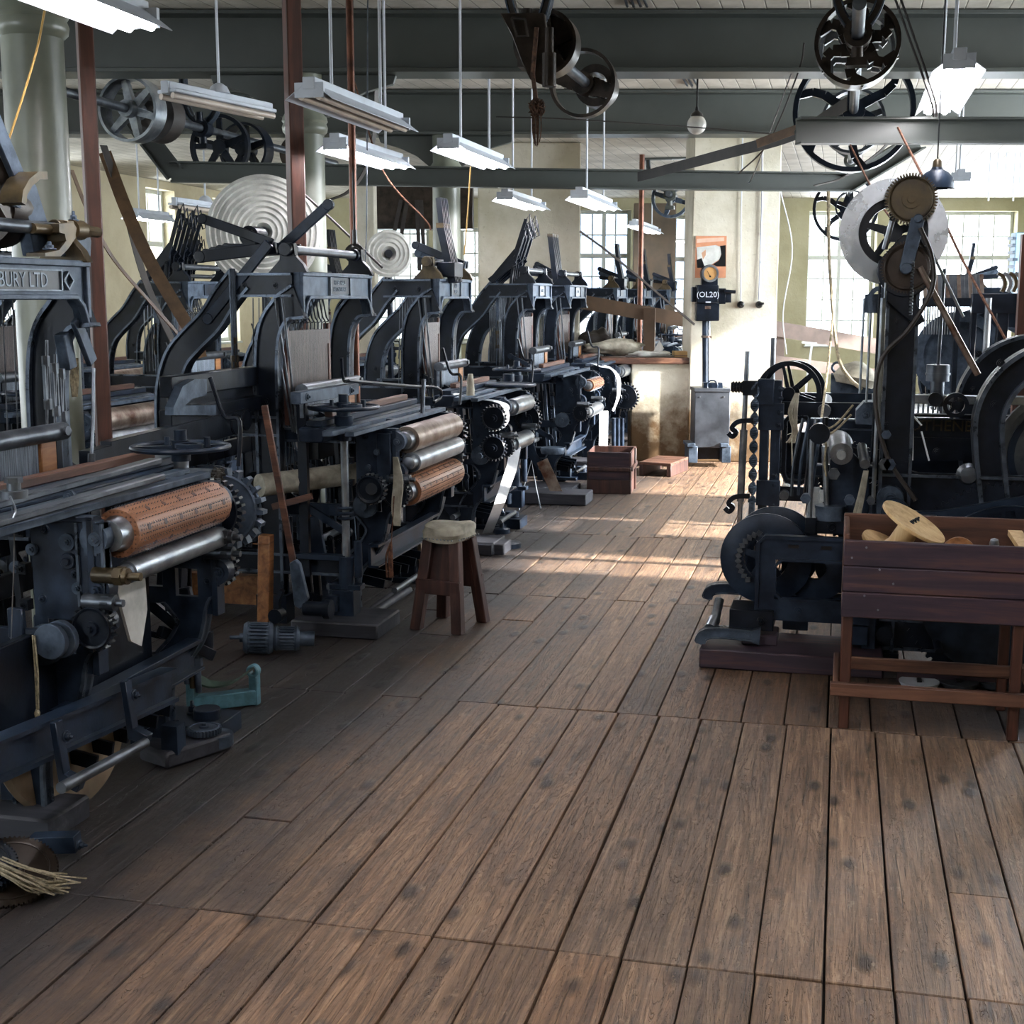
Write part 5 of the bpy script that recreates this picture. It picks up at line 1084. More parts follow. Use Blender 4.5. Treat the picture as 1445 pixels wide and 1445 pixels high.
# angled old lamp fittings on the left
def oldlamp(p0, p1, dz, label):
    t = T('angled_lamp', label, 'lamp', (p0+p1)/2); d = (p1-p0).normalized()
    m = MB(); m.bar(p0, p1, .16, .02); m.bar(p0+Vector((0, 0, .03)), p1+Vector((0, 0, .03)), .06, .05); m.build('housing', WHT, t, True, bevel=.004)
    for s in (-1, 1):
        sd = Vector((0, 0, 1)).cross(d)*s*.05; m = MB(); m.cyl(p0+sd-Vector((0, 0, .03)), p1+sd-Vector((0, 0, .03)), .018, n=12); m.build('tube', TUBEOFF, t, True)
    for p in (p0, p1): m = MB(); m.box(p+Vector((0, 0, .02)), (.05, .05, .07)); m.build('end_socket', WHT, t, True, bevel=.004)
    c = (p0+p1)/2; m = MB(); m.lathe([(0, .07), (.04, .05), (.06, .02)], c+Vector((0, 0, .05)), (0, 0, 1), 16); m.cyl(c+Vector((0, 0, .08)), (c.x, c.y, 3.16 if dz else 3.465), .009, n=8); m.build('suspension', WHTP, t, True); return t
oldlamp(aD(235, 128, 8.2), aD(378, 158, 8.9), 0, 'unlit twin-tube lamp hanging by one rod over the left shaft')
oldlamp(aD(247, 287, 12.5), aD(330, 298, 13.4), 1, 'unlit twin-tube lamp far back before the second left window')
# globe and shade lamps
t = T('globe_lamp', 'opal glass globe lamp hanging on a black rod', 'lamp', aD(983, 170, 10.6)); c = aD(983, 176, 10.6)
m = MB(); m.lathe([(.074*math.sin(q), .074*math.cos(q)) for q in [PI*i/16-PI/2 for i in range(17)]], c, (0, 0, 1), 28); m.build('globe', GLOBE, t, True)
m = MB(); m.lathe([(0, .05), (.02, .045), (.045, .015), (.07, .012)], c+Vector((0, 0, .06)), (0, 0, 1), 18); m.cyl(c+Vector((0, 0, .1)), (c.x, c.y, 3.465), .008); m.build('rod', BLK, t, True)
t = T('enamel_lamp', 'dark grey domed enamel lamp shade hanging at the right', 'lamp', aD(1321, 265, 6.7)); c = aD(1321, 266, 6.7)
m = MB(); m.lathe([(0, .088), (.02, .087), (.05, .077), (.075, .055), (.09, .028), (.105, .022)], c, (0, 0, 1), 32, caps=False); m.lathe([(0, .084), (.05, .073), (.085, .02)], c, (0, 0, 1), 32, caps=False); m.build('shade', IRB, t, True)
m = MB(); m.lathe([(.10, .024), (.13, .02), (.14, .01)], c, (0, 0, 1), 16); m.build('lamp_holder', BRZ, t, True); m = MB(); m.tube([c+Vector((0, 0, .13)), (c.x, c.y, 3.465)], .004, 6); m.build('flex', BLK, t, True)
m = MB(); m.lathe([(.02*math.sin(q)+.045, .03*math.cos(q)) for q in [PI*i/10-PI/2 for i in range(11)]], c, (0, 0, 1), 16); m.build('bulb', GLOBE, t, True)
# line shafting
def hanger(t, c, ztop, fork=.13, mat=OIL):
    m = MB()
    for s in (-1, 1):
        m.strip(cr([(c.x+s*fork, ztop), (c.x+s*fork*.92, c.z+.25), (c.x+s*fork*.7, c.z+.12), (c.x+s*.05, c.z+.05)], 5), .045, c.y-.02, c.y+.02, flange=.008, fy=.012)
    m.bb(c.x-fork-.06, c.x+fork+.06, c.y-.06, c.y+.06, ztop-.02, ztop); m.ring(c, (0, 1, 0), .07, .04, .1, 24); m.cyl(c+Vector((0, -.06, .05)), c+Vector((0, -.06, .12)), .03, n=14); m.cyl(c+Vector((0, 0, -.04)), c+Vector((0, 0, -.14)), .03, n=14); m.bb(c.x-.05, c.x+.05, c.y-.05, c.y+.05, c.z-.16, c.z-.12)
    return m.build('hanger_bracket', mat, t, True)
def shaft(X, y0, y1, z, label):
    t = T('line_shaft', label, 'line shaft', (X, (y0+y1)/2, z)); m = MB(); m.cyl((X, y0, z), (X, y1, z), .032, n=18); m.build('shaft', DST, t, True); return t
s0 = shaft(.02, 6.6, 21, 2.93, 'line shaft with large spoked pulleys above the right loom row')
hanger(s0, Vector((.02, 7.35, 2.93)), 3.465); hanger(s0, Vector((.02, 13.9, 2.93)), 3.16, .2, BEAM)
m = MB(); m.wheel((.02, 7.62, 2.93), (0, 1, 0), .222, .022, .13, 6, .055, .06, .5); m.build('spoked_pulley', OIL, s0, True)
m = MB(); m.wheel((.02, 7.85, 2.93), (0, 1, 0), .20, .018, .12, 6, .05, .06, .5); m.build('spoked_pulley', STL, s0, True)
m = MB(); m.wheel((.02, 10.3, 2.93), (0, 1, 0), .43, .035, .13, 6, .06, .08, .22); m.build('large_spoked_pulley', IR, s0, True)
m = MB(); m.wheel((.02, 10.9, 2.93), (0, 1, 0), .24, .02, .16, 5, .05, .06); m.build('spoked_pulley', DST, s0, True)
m = MB(); m.wheel((-.02, 18.4, 2.75), (0, 1, 0), .42, .04, .14, 5, .06, .08, .22); m.build('distant_pulley', IR, s0, True); m = MB(); m.wheel((.05, 18.0, 2.75), (0, 1, 0), .2, .02, .2, 5, .05, .06); m.build('distant_pulley', IR, s0, True)
s1 = shaft(-1.62, 6.85, 8.9, 2.93, 'middle line shaft with dark pulleys above the aisle')
hanger(s1, Vector((-1.62, 7.0, 2.93)), 3.465, .12); s3 = shaft(-1.95, 15.3, 16, 2.75, 'short far shaft with a small pulley under the forked grey hanger'); hanger(s3, Vector((-1.95, 15.5, 2.75)), 3.16, .26, BEAM)
m = MB(); m.wheel((-1.58, 7.25, 2.93), (0, 1, 0), .17, .02, .14, 5, .05, .06); m.disc((-1.58, 7.28, 2.93), (0, 1, 0), .155, .02, 32); m.build('dark_pulley', OIL, s1, True)
m = MB(); m.wheel((-1.64, 8.6, 2.93), (0, 1, 0), .21, .02, .10, 2, .10, .07); m.ring((-1.58, 8.75, 2.93), (0, 1, 0), .13, .08, .16, 32); m.build('two_armed_pulley', OIL, s1, True)
m = MB(); m.wheel((-1.95, 15.6, 2.72), (0, 1, 0), .22, .03, .10, 4, .05, .06); m.build('distant_pulley', IRG, s3, True)
def tangle(c, r, mat, label, n=26, tail=.15, seed=1):
    rnd = random.Random(seed); m = MB()
    for k in range(n):
        ps = []; 
        for i in range(6):
            v = Vector((rnd.gauss(0, 1), rnd.gauss(0, 1), rnd.gauss(0, 1))).normalized()*r*rnd.uniform(.6, 1); v.z *= 1.1; ps.append(c+v)
        m.tube(cr(ps, 3), .0035, 4)
    for k in range(10):
        x = rnd.uniform(-r, r)*.5; m.tube(cr([c+Vector((x, 0, -r*.3)), c+Vector((x*1.1, 0, -r-tail*.4)), c+Vector((x*.7, 0, -r-tail*rnd.uniform(.5, 1)))], 3), .003, 4)
    m.tube([c+Vector((0, 0, r*.5)), c+Vector((-.02, 0, r+.12)), c+Vector((.0, 0, r+.34))], .012, 6)
    return single(m, 'cord_bundle', mat, label, 'cord')
m = MB(); q = [aD(x, y, 7.02) for x, y in ((705, 18), (768, 18), (772, 60), (778, 100), (770, 122), (748, 112), (736, 88), (722, 50))]; m.rings([q, [p+Vector((0, .04, 0)) for p in q]]); m.build('bracket_plate', OIL, s1, True, bevel=.005)
m = MB(); q = [aD(x, y, 6.98) for x, y in ((722, 25), (742, 28), (746, 52), (730, 52))]; m.strip([(p.x, p.z) for p in q+[q[0]]], .012, q[0].y-.005, q[0].y+.01); c = aD(775, 75, 6.9); m.cyl(c, c+Vector((0, 0, -.16)), .035, n=14); m.cyl(c+Vector((0, 0, .12)), c, .022, n=12); m.build('bearing_cap', OIL, s1, True)
tangle(aD(757, 152, 7.0), .048, plain('rust_brown_fibre', '#5f4433', .95, 0, 40, .5), 'rust brown tangled cord bundle hanging from the middle hanger bracket')
s2 = shaft(-5.0, 8.0, 13, 2.93, 'left line shaft running back under the girders')
m = MB(); m.wheel((-5.0, 9.0, 2.93), (0, 1, 0), .23, .02, .16, 6, .05, .06); m.build('bright_pulley', STL, s2, True)
m = MB(); m.ring((-5.0, 9.35, 2.93), (0, 1, 0), .19, .10, .18, 32); m.build('dark_drum', BELTD, s2, True)
m = MB(); m.wheel((-5.0, 10.4, 2.82), (0, 1, 0), .26, .03, .05, 5, .05, .06); m.build('spoked_pulley', IR, s2, True); m = MB(); m.wheel((-5.0, 10.9, 2.85), (0, 1, 0), .22, .02, .16, 5, .05, .06); m.build('spoked_pulley', IR, s2, True)
m = MB(); m.disc((-5.0, 12.1, 2.93), (0, 1, 0), .16, .25, 28); m.build('drum', OIL, s2, True)
hanger(s2, Vector((-5.0, 10.1, 2.93)), 3.465, .16, IR)
# belts
def belt(pts, w, mat, label, side=(0, 1, 0), th=.005):
    m = MB(); m.belt(cr(pts, 8), w, th, side); return single(m, 'drive_belt', mat, label, 'belt')
belt([aD(148, 215, 8.4), aD(180, 300, 8.1), aD(215, 375, 8.0), aD(270, 470, 7.9), aD(283, 505, 7.8)], .075, BELT, 'wide brown leather belt slanting down right of the brown post', (1, .3, 0))
belt([aD(146, 205, 8.3), aD(178, 300, 8.3), aD(205, 395, 8.3), aD(252, 500, 8.3)], .08, BELTD, 'dark belt crossing behind the wide brown belt')
belt([aD(101, 240, 6.6), aD(125, 300, 6.6), aD(160, 365, 6.7), aD(215, 430, 6.8), aD(250, 470, 6.9)], .03, BELT, 'narrow worn belt between the nearest column and the brown post')
belt([aD(1195, 146, 7.8), aD(1120, 190, 8.6), aD(1020, 218, 9.6), aD(900, 250, 10.9)], .075, BELTD, 'long dark belt sagging from the right pulley toward the middle of the channel', (0, 0, 1))
belt([aD(1150, 262, 10.4), aD(1190, 250, 10.3), aD(1240, 215, 10.2), aD(1262, 190, 10.2)], .08, BELTD, 'short dark belt hugging the large spoked pulley', (.2, 1, 0))
belt([aD(1068, 203, 8.0), aD(1125, 182, 7.8)], .05, BELT, 'short brown strap end by the front channel', (0, 0, 1))
belt([aD(818, 326, 12.6), aD(870, 365, 12.6), aD(980, 458, 12.6)], .06, BELTD, 'dark strap slanting down across the opening between the piers', (.3, 1, 0))
belt([aD(463, 283, 10), aD(492, 270, 10), aD(515, 240, 10), aD(528, 190, 9.9), aD(532, 112, 9.6)], .07, BELTD, 'dark curved belt passing behind the copper pipe')
belt([aD(532, 355, 14), aD(560, 385, 14)], .2, BELTD, 'black belt mass under the duct') if False else None
for a, b, lb in (((575, 300), (560, 350), 'left dark slanted belt before the far brick wall'), ((566, 300), (548, 350), 'leftmost dark slanted belt before the far brick wall'), ((588, 300), (592, 352), 'right steep dark belt before the far brick wall'), ((594, 300), (599, 352), 'rightmost steep dark belt before the far brick wall')):
    belt([aD(a[0], a[1]-18, 16.99), aD((a[0]+b[0])/2, (a[1]+b[1])/2, 16.97), aD(b[0], b[1]+30, 16.97)], .05, BELTD, lb, FR)
def cord(pts, r, mat, label, n=6):
    m = MB(); m.tube(cr(pts, 6), r, n); return single(m, 'cord', mat, label, 'cord')
cord([aD(63, 15, 4.9), aD(52, 70, 4.9), aD(28, 150, 4.9), aD(12, 198, 4.9)], .004, YEL, 'yellow pull cord hanging across the nearest green column')
cord([aD(664, 235, 8.6), aD(660, 300, 8.6), aD(655, 360, 8.6)], .0045, YEL, 'yellow pull cord hanging from the lamp before the third column')
cord([aD(1262, -5, 6.4), aD(1310, 130, 6.4), aD(1318, 165, 6.4), ], .006, BELTD, 'left one of two dark cords running down to the front channel')
cord([aD(1270, -5, 6.45), aD(1316, 130, 6.45), aD(1322, 165, 6.45)], .006, BELTD, 'right one of two dark cords running down to the front channel')
cord([aD(1267, 180, 7.6), aD(1320, 285, 7.2), aD(1360, 370, 7.0), aD(1425, 490, 6.6)], .007, ROPED, 'brown cord slanting down right of the toothed head gear')
cord([aD(1200, 205, 7.6), aD(1235, 275, 6.9), aD(1262, 315, 6.4)], .006, ROPED, 'brown cord from the channel down to the head gear')
cord([aD(1135, 60, 9.1), aD(1127, 100, 9.2), aD(1085, 200, 9.6), aD(1042, 245, 10)], .006, BELTD, 'dark slanting cord left of the front channel end')
cord([aD(1118, 100, 9.2), aD(1070, 230, 10.5), aD(1059, 255, 11.4), aD(1056, 258, 11.5)], .005, DST, 'thin wire hooked onto the long channel')
cord([aD(700, 165, 9.4), aD(800, 168, 9.4), aD(985, 180, 9.7), aD(1100, 190, 9.8)], .005, BELTD, 'thin dark line running level past the globe lamp')
cord([aD(1169, 270, 8.0), aD(1170, 360, 8.0), aD(1177, 460, 7.9), aD(1185, 510, 7.7), aD(1200, 535, 7.5), aD(1215, 548, 7.3)], .011, ROPE, 'pale rope hanging down and curving to the right loom')
cord([aD(1176, 440, 7.9), aD(1168, 520, 7.6), aD(1158, 600, 7.0)], .007, ROPE, 'pale thin rope slanting to the cord pulley of the right loom')
cord([aD(500, 115, 9.2), aD(540, 240, 9.0), aD(600, 310, 9.0), aD(608, 325, 9.0)], .006, ROPED, 'brown cord slanting across the dark duct')
cord([aD(430, 275, 8.3), aD(463, 305, 8.4), aD(500, 340, 8.4), aD(540, 378, 8.4)], .008, BELTD, 'dark cord slanting down behind the round switch')
cord([aD(519, -2, 8.2), aD(518, 215, 8.2), aD(517, 330, 8.2), aD(514, 390, 8.2)], .004, DST, 'thin vertical wire right of the copper pipe')
cord([aD(1095, 195, 13.4), aD(1100, 262, 14), aD(1118, 350, 14), aD(1105, 440, 14), aD(1110, 500, 14)], .006, WHTP, 'white cable looping down beside the right pier')
for k, px in enumerate((1397, 1408, 1420, 1432, 1440)):
    m = MB(); p = aD(px, 240, 15); m.tube([(p.x, p.y, 3.16), (p.x, p.y, 2.65+.08*(k % 3))], .01, 6); single(m, 'drop_conduit', WHTP, ('first', 'second', 'third', 'fourth', 'fifth')[k]+' from the left of five white conduits before the far right window', 'pipe', 'white drop conduits')
# coiled tape discs
def coil(c, R, label, ax):
    t = T('coiled_tape', label, 'coil', c-Vector((0, 0, R))); prof = [(-.03, .02)]
    r = .05
    while r < R: prof += [(.03-.006, r), (.034, r+.008), (.022, r+.03)]; r += .034
    prof += [(.0, R), (-.03, R-.01)]; m = MB(); m.lathe(prof, c, ax, 64); m.build('tape_layers', SHIP, t, True); m = MB(); m.disc(c, ax, .03, .12, 16); m.build('core', IR, t, True)
    m = MB(); m.bar(c-Vector(ax).normalized()*.03, Vector((c.x, c.y, 0))-Vector(ax).normalized()*.03, .05, .03); m.build('stand', IR, t, True); return t
coil(aD(372, 328, 8.5), .335, 'large white coiled disc of tape behind the second loom, left of the brown post', (.35, -1, .05))
coil(aD(549, 358, 10.6), .165, 'small white coiled disc of tape right of the copper pipe', (.3, -1, 0))
# ------------------------------------------------------------------ extra pieces on the nearest looms
def part(par, nm, mat, m, **k): return m.build(nm, mat, par, True, **k)
# L1 head: oily black cam with rim, bronze shaft end
m = MB(); y = 4.2; c = aX(60, 318, -2.62); m.lathe([(-.05, .0), (-.05, .125), (-.0, .135), (.05, .13), (.05, .0)], aX(12, 296, -2.75)-Vector((0, .1, 0)), (0, 1, 0), 40); part(L1, 'cam_drum', OIL, m)
m = MB(); P_ = [aX(x, yy, -2.62) for x, yy in ((42, 250), (52, 262), (70, 320), (72, 348), (50, 362), (38, 300), (18, 290), (12, 280), (20, 258), (32, 246))]
m.rings([[p for p in P_], [p+Vector((-.05, 0, 0)) for p in P_]]); part(L1, 'sector_plate', IRG, m, bevel=.004)
m = MB(); m.strip([(p.y, p.z) for p in [aX(x, yy, -2.6) for x, yy in ((10, 288), (12, 272), (20, 258), (32, 248), (44, 248))]], .025, -2.62, -2.54, pl='yz'); part(L1, 'bronze_rim', BRZ, m)
m = MB(); m.bar(aX(-30, 120, -2.62), aX(30, 262, -2.62), .06, .02, side=(0, 1, 0)); part(L1, 'slanted_arm', IRG, m, bevel=.003)
m = MB(); m.bar(aX(-60, 170, -2.66), aX(15, 300, -2.66), .12, .05, side=(0, 1, 0)); part(L1, 'oily_arm', OIL, m)
m = MB(); a = aX(45, 322, -2.58); b = aX(132, 328, -2.58); m.cyl(a, b, .017, n=16); m.cyl(aX(100, 324, -2.58), aX(114, 325, -2.58), .034, n=16); m.cyl(aX(112, 325, -2.58), aX(122, 326, -2.58), .026, n=6); m.cyl(aX(122, 326, -2.58), aX(138, 328, -2.58), .019, n=8); part(L1, 'bronze_spindle', BRZ, m)
m = MB(); q = [aX(x, yy, -2.56) for x, yy in ((76, 316), (96, 314), (101, 322), (98, 338), (88, 352), (78, 362), (56, 362), (56, 357), (76, 353), (86, 340), (84, 330), (76, 328))]; m.rings([[p+Vector((.02, 0, 0)) for p in q], [p-Vector((.05, 0, 0)) for p in q]]); part(L1, 'spindle_bracket', BRZ, m)
m = MB(); q = [aX(x, yy, -2.6) for x, yy in ((88, 345), (100, 320), (115, 318), (122, 340), (121, 362), (84, 362))]; m.rings([[p+Vector((.02, 0, 0)) for p in q], [p-Vector((.06, 0, 0)) for p in q]]); m.bolt(aX(104, 312, -2.58), (0, 0, 1), .012, .02); m.bolt(aX(70, 352, -2.52), (0, 0, 1), .015, .015); part(L1, 'bracket_block', IRG, m, bevel=.004)
# L1 hanging arm and rods right of its rail
m = MB(); m.bar(aX(106, 450, -2.56), aX(130, 512, -2.56), .02, .05, side=(1, 0, 0)); m.bar(aX(88, 470, -2.6), aX(97, 520, -2.6), .04, .05, side=(1, 0, 0)); part(L1, 'drop_arm', IRG, m, bevel=.004)
m = MB(); m.tube([aX(132, 520, -2.5), aX(131, 600, -2.45), aX(129, 645, -2.42)], .006, 6); m.cyl(aX(129, 640, -2.42), aX(129, 652, -2.42), .012); part(L1, 'pull_rod', DST, m)
turn = [(66, 480, 600), (78, 500, 600), (88, 520, 595)]
for x, a, b in turn:
    m = MB(); m.tube([aX(x, a, -2.6), aX(x, b, -2.6)], .005, 6); mid = aX(x, (a+b)/2, -2.6)
    for s in (-1, 1): m.bar(mid+Vector((0, s*.012, -.06)), mid+Vector((0, s*.012, .06)), .006, .01)
    m.cyl(mid+Vector((0, 0, .055)), mid+Vector((0, 0, .09)), .014, n=6); m.cyl(mid-Vector((0, 0, .09)), mid-Vector((0, 0, .055)), .014, n=6); part(L1, 'turnbuckle', DST, m)
m = MB()
for k in range(6): m.tube(cr([aX(104+k, 505, -2.66), aX(100+k*2, 530, -2.66), aX(103+k, 560, -2.66)], 3), .005, 4)
part(L1, 'hanging_cord', ROPE, m)
# L1 handwheel (far end) and sprocket
hw = handwheel(L1, -.2, 1.05, 1.07, .1, .17, post=False)
m = MB(); m.cyl((-.2, 1.05, .97), (-.2, 1.05, 1.07), .028, n=14); m.bb(-.28, -.1, .98, 1.12, .955, .985); m.build('wheel_pillar', STL, L1)
m = MB(); m.gear((-.06, 1.12, .84), (0, 1, 0), .15, .04, 20, .035); m.build('sprocket', IRG, L1)
m = MB(); rnd = random.Random(4)
for k in range(22): m.tube(cr([(-.08+rnd.uniform(-.03, .03), 1.1+rnd.uniform(-.03, .03), .99-rnd.uniform(0, .1)) for i in range(4)], 3), .006, 4)
m.build('lint', plain('grey_lint', '#4d4a45', .95, 0, 30, .4), L1)
# L1 weights on lever with cord, wire, stepping bar, disc flange, paper
m = MB(); c = aY(72, 905, 3.32); m.disc(c, (0, 1, 0), .052, .022, 32); m.disc(c+Vector((.012, .03, 0)), (0, 1, 0), .055, .022, 32); part(L1, 'weight_disc', IRG, m, bevel=.002)
m = MB(); m.bb(c.x-.32, c.x-.03, 3.33, 3.35, c.z-.02, c.z+.03); m.bb(c.x-.14, c.x-.09, 3.32, 3.34, c.z, c.z+.09); part(L1, 'weight_lever', IRB, m, bevel=.004)
m = MB(); a = c+Vector((-.045, -.02, .02))
for k in (0, 1): m.tube([a+Vector((.006*k, 0, 0)), a+Vector((.002+.008*k, 0, -.1)), a+Vector((.005*k, 0, -.22))], .003, 5)
m.lathe([(0, .004), (.01, .009), (.03, .006)], a+Vector((0, 0, -.22)), (0, 0, -1), 8); part(L1, 'weight_cord', ROPE, m)
m = MB(); m.tube(cr([aY(14, 700, 3.3), aY(20, 760, 3.3), aY(15, 920, 3.3)], 5), .002, 4); part(L1, 'wire', STL, m)
for px, py in ((80, 1042), (178, 983)):
    a = aX(px, py, -2.07); m = MB(); m.bar(a+Vector((0, 0, .05)), a+Vector((.02, 0, -.13)), .035, .02, side=(0, 1, 0)); m.bar(a+Vector((.02, 0, -.11)), a+Vector((.07, 0, -.13)), .035, .035, side=(0, 1, 0)); m.bolt(a+Vector((.015, .02, -.0)), (1, 0, 0), .012, .014); part(L1, 'step_bracket', IRB, m, bevel=.004)
m = MB(); m.cyl(aX(86, 1112, -2.0), aX(205, 1048, -2.0), .016, n=16); part(L1, 'step_bar', DST, m)
m = MB(); m.bar(aX(-60, 1095, -2.12), aX(240, 965, -2.12), .014, .10, side=(1, 0, 0)); 
for s in (-1, 1): m.bar(aX(-60, 1095, -2.12)+Vector((0, 0, s*.05)), aX(240, 965, -2.12)+Vector((0, 0, s*.05)), .06, .012, side=(1, 0, 0))
part(L1, 'low_channel', IRB, m)
m = MB(); cc = Vector((-2.34, 3.60, .262)); m.lathe([(-.02, .0), (-.02, .255), (.0, .265), (.02, .255), (.02, 0)], cc, (1, -.22, .12), 48); o = single(m, 'warp_beam_flange', TAN, 'large tan wooden beam flange leaning behind the low step bar', 'flange')
m = MB(); a = [aX(x, y, -2.12) for x, y in ((160, 810), (205, 815), (208, 860), (200, 912), (185, 905), (170, 850))]; m.rings([a, [p+Vector((-.01, .0, 0)) for p in a]]); single(m, 'paper_sheet', SHIP, 'grubby white sheet hanging below the nearest perforated roller', 'paper')
m = MB(); m.bb(-2.27, -2.24, 2.95, 3.95, .34, .64); m.build('apron_plate', IR, L1, True, bevel=.004); m = MB(); m.bb(-2.36, -2.29, 3.95, 4.10, .12, .95); m.bb(-2.40, -2.2, 3.9, 4.15, .70, .86); part(L1, 'inner_casing', IR, m, bevel=.006)
# big black tapering beams between L1 and L2
for k in range(2):
    a = aX(120+30*k, 655-14*k, -2.75); b = aX(325+15*k, 598-6*k, -2.75); m = MB(); m.bar(a, b, .05, .10); m.cyl(b-Vector((.03, 0, 0)), b+Vector((.03, 0, 0)), .052, n=20); m.ring(b+Vector((.032, 0, 0)), (1, 0, 0), .05, .044, .004, 20); part(L2, 'picking_beam', IR, m, bevel=.004)
m = MB(); q = [aX(x, y, -2.72) for x, y in ((245, 575), (258, 545), (275, 535), (292, 535), (292, 558), (272, 562), (262, 572), (305, 572), (305, 586), (245, 586))]; m.rings([q, [p+Vector((-.04, 0, 0)) for p in q]]); part(L2, 'curved_bracket', IRG, m)
m = MB(); m.bb(-2.82, -2.76, 5.2, 6.15, 1.18, 1.27); m.bb(-2.84, -2.80, 5.3, 6.1, 1.0, 1.2); m.bb(-2.8, -2.74, 5.15, 6.1, 1.06, 1.13); part(L2, 'rear_rail', IR, m, bevel=.004)
# L2: picking stick with foot, timber prop, gear stack, base block, cloth, cords
m = MB(); m.bar(aY(373, 572, 5.55), aY(414, 795, 5.6), .014, .03, side=(0, 1, 0)); part(L2, 'picking_stick', WREDX, m, bevel=.003)
m = MB(); q = [aY(x, y, 5.58) for x, y in ((408, 795), (416, 790), (422, 796), (434, 845), (424, 860), (415, 855))]; m.rings([q, [p+Vector((0, .03, 0)) for p in q]]); part(L2, 'stick_foot', IRG, m, bevel=.003)
m = MB(); c = aY(430, 858, 5.6); m.cyl(c, c+Vector((.10, 0, 0)), .034, n=16); m.cyl(c+Vector((.1, 0, 0)), c+Vector((.13, 0, 0)), .045, n=20); d = aY(395, 866, 5.6); m.cyl(d, d+Vector((0, -.06, 0)), .034, n=16); m.strip([(d.x, d.z), (d.x+.01, d.z+.08), (d.x+.03, d.z+.12)], .02, 5.55, 5.58); part(L2, 'foot_motion', IR, m)
m = MB(); a = aZ(374, 888); m.bar(a, a+Vector((.02, 0, .47)), .055, .06, side=(0, 1, 0)); m.tube([a+Vector((-.035, -.035, .43)), a+Vector((.055, -.035, .43))], .004, 4); single(m, 'timber_prop', WORG, 'short orange-brown timber prop standing between the two nearest looms', 'prop', bevel=.003)
g = T('gear_stack', 'pair of toothed pinions lying on the floor under the timber prop', 'gear', aZ(395, 915)); c = aZ(365, 900, .07)
m = MB(); ax = Vector((.9, .35, -.05)); m.gear(c, ax, .072, .10, 24, .014); m.build('pinion', IRG, g, True); m = MB(); m.gear(c+ax*.13, ax, .055, .09, 20, .01); m.cyl(c+ax*.1, c+ax*.26, .035, n=14); m.build('pinion', IRG, g, True)
m = MB(); a = aZ(375, 868); m.bb(a.x-.5, a.x+.1, a.y, a.y+.05, .05, .20); single(m, 'plank', WORG, 'brown plank lying low behind the timber prop', 'plank')
for k in range(2):
    m = MB(); m.cyl(aZ(515-6*k, 868+8*k, .05), aZ(572+5*k, 826+6*k, .05), .02, n=12); single(m, 'round_pole', WGREY, ('upper' if k == 0 else 'lower')+' grey wooden pole lying on the floor right of the second loom foot', 'pole')
m = MB(); rnd = random.Random(3)
for k in range(12): r = rnd.uniform(-.02, .02); m.tube(cr([aY(558, 645, 5.95)+Vector((r*.4, 0, 0)), aY(562, 680, 5.95)+Vector((r, 0, 0)), aY(558, 715, 5.95)+Vector((r, .01, 0)), aY(560, 742, 5.95)+Vector((r*.6, 0, 0))], 3), .006, 5)
part(L2, 'hanging_rag', CALICO, m)
m = MB()
for k in range(8): r = rnd.uniform(-.02, .02); m.tube(cr([aY(552, 765, 5.95), aY(549, 785, 5.95)+Vector((r, 0, 0)), aY(550, 815, 5.95)+Vector((r, 0, 0))], 3), .005, 4)
m.tube([aY(556, 700, 5.95), aY(552, 770, 5.95)], .003, 4); part(L2, 'brown_cord', ROPED, m)
m = MB(); m.gear(aY(524, 690, 5.95), (0, 1, 0), .075, .05, 20, .014); m.cyl(aY(524, 690, 5.88), aY(524, 690, 5.95), .028, n=14); part(L2, 'crown_gear', IR, m)
m = MB(); m.cyl(aY(366, 685, 5.9), aY(462, 685, 5.9)+Vector((0, .5, 0)), .055, n=18); part(L2, 'cloth_roll', CALICO, m)
m = MB(); m.bar(aX(417, 562, -2.42), aX(500, 548, -2.42), .05, .055); m.bolt(aX(433, 560, -2.395), (1, 0, 0), .014, .012); m.bolt(aX(495, 551, -2.395), (1, 0, 0), .014, .012); part(L2, 'reed_top', IRG, m, bevel=.004)
m = MB(); m.tube(cr([aX(482, 505, -2.4), aX(485, 535, -2.4), aX(500, 538, -2.35), aX(580, 545, -2.3), aX(618, 548, -2.2), aX(622, 560, -2.2), aX(612, 568, -2.2)], 5), .009, 8); part(L2, 'stop_rod', IR, m)
m = MB(); m.cyl(aX(596, 585, -2.15), aX(598, 535, -2.15), .012, n=8); part(L2, 'stop_handle', DST, m)
m = MB(); q = [aZ(x, y, z) for x, y, z in ((590, 730, .5), (602, 735, .5), (600, 790, .15), (606, 802, 0), (586, 806, 0), (590, 775, .2))]; q = [aY(x, y, 7.3) for x, y in ((590, 725), (602, 738), (598, 775), (608, 802), (584, 804), (592, 770), (586, 745))]; m.rings([q, [p+Vector((0, .01, 0)) for p in q]]); single(m, 'white_cloth', CLOTH, 'white cloth strip falling to the floor behind the stool', 'cloth')
m = MB(); m.disc(aX(615, 775, -2.25)+Vector((-.05, 0, 0)), (1, .1, .1), .22, .02, 40); single(m, 'reel_flange', TAN, 'grey-tan round flange standing behind the stool', 'flange')
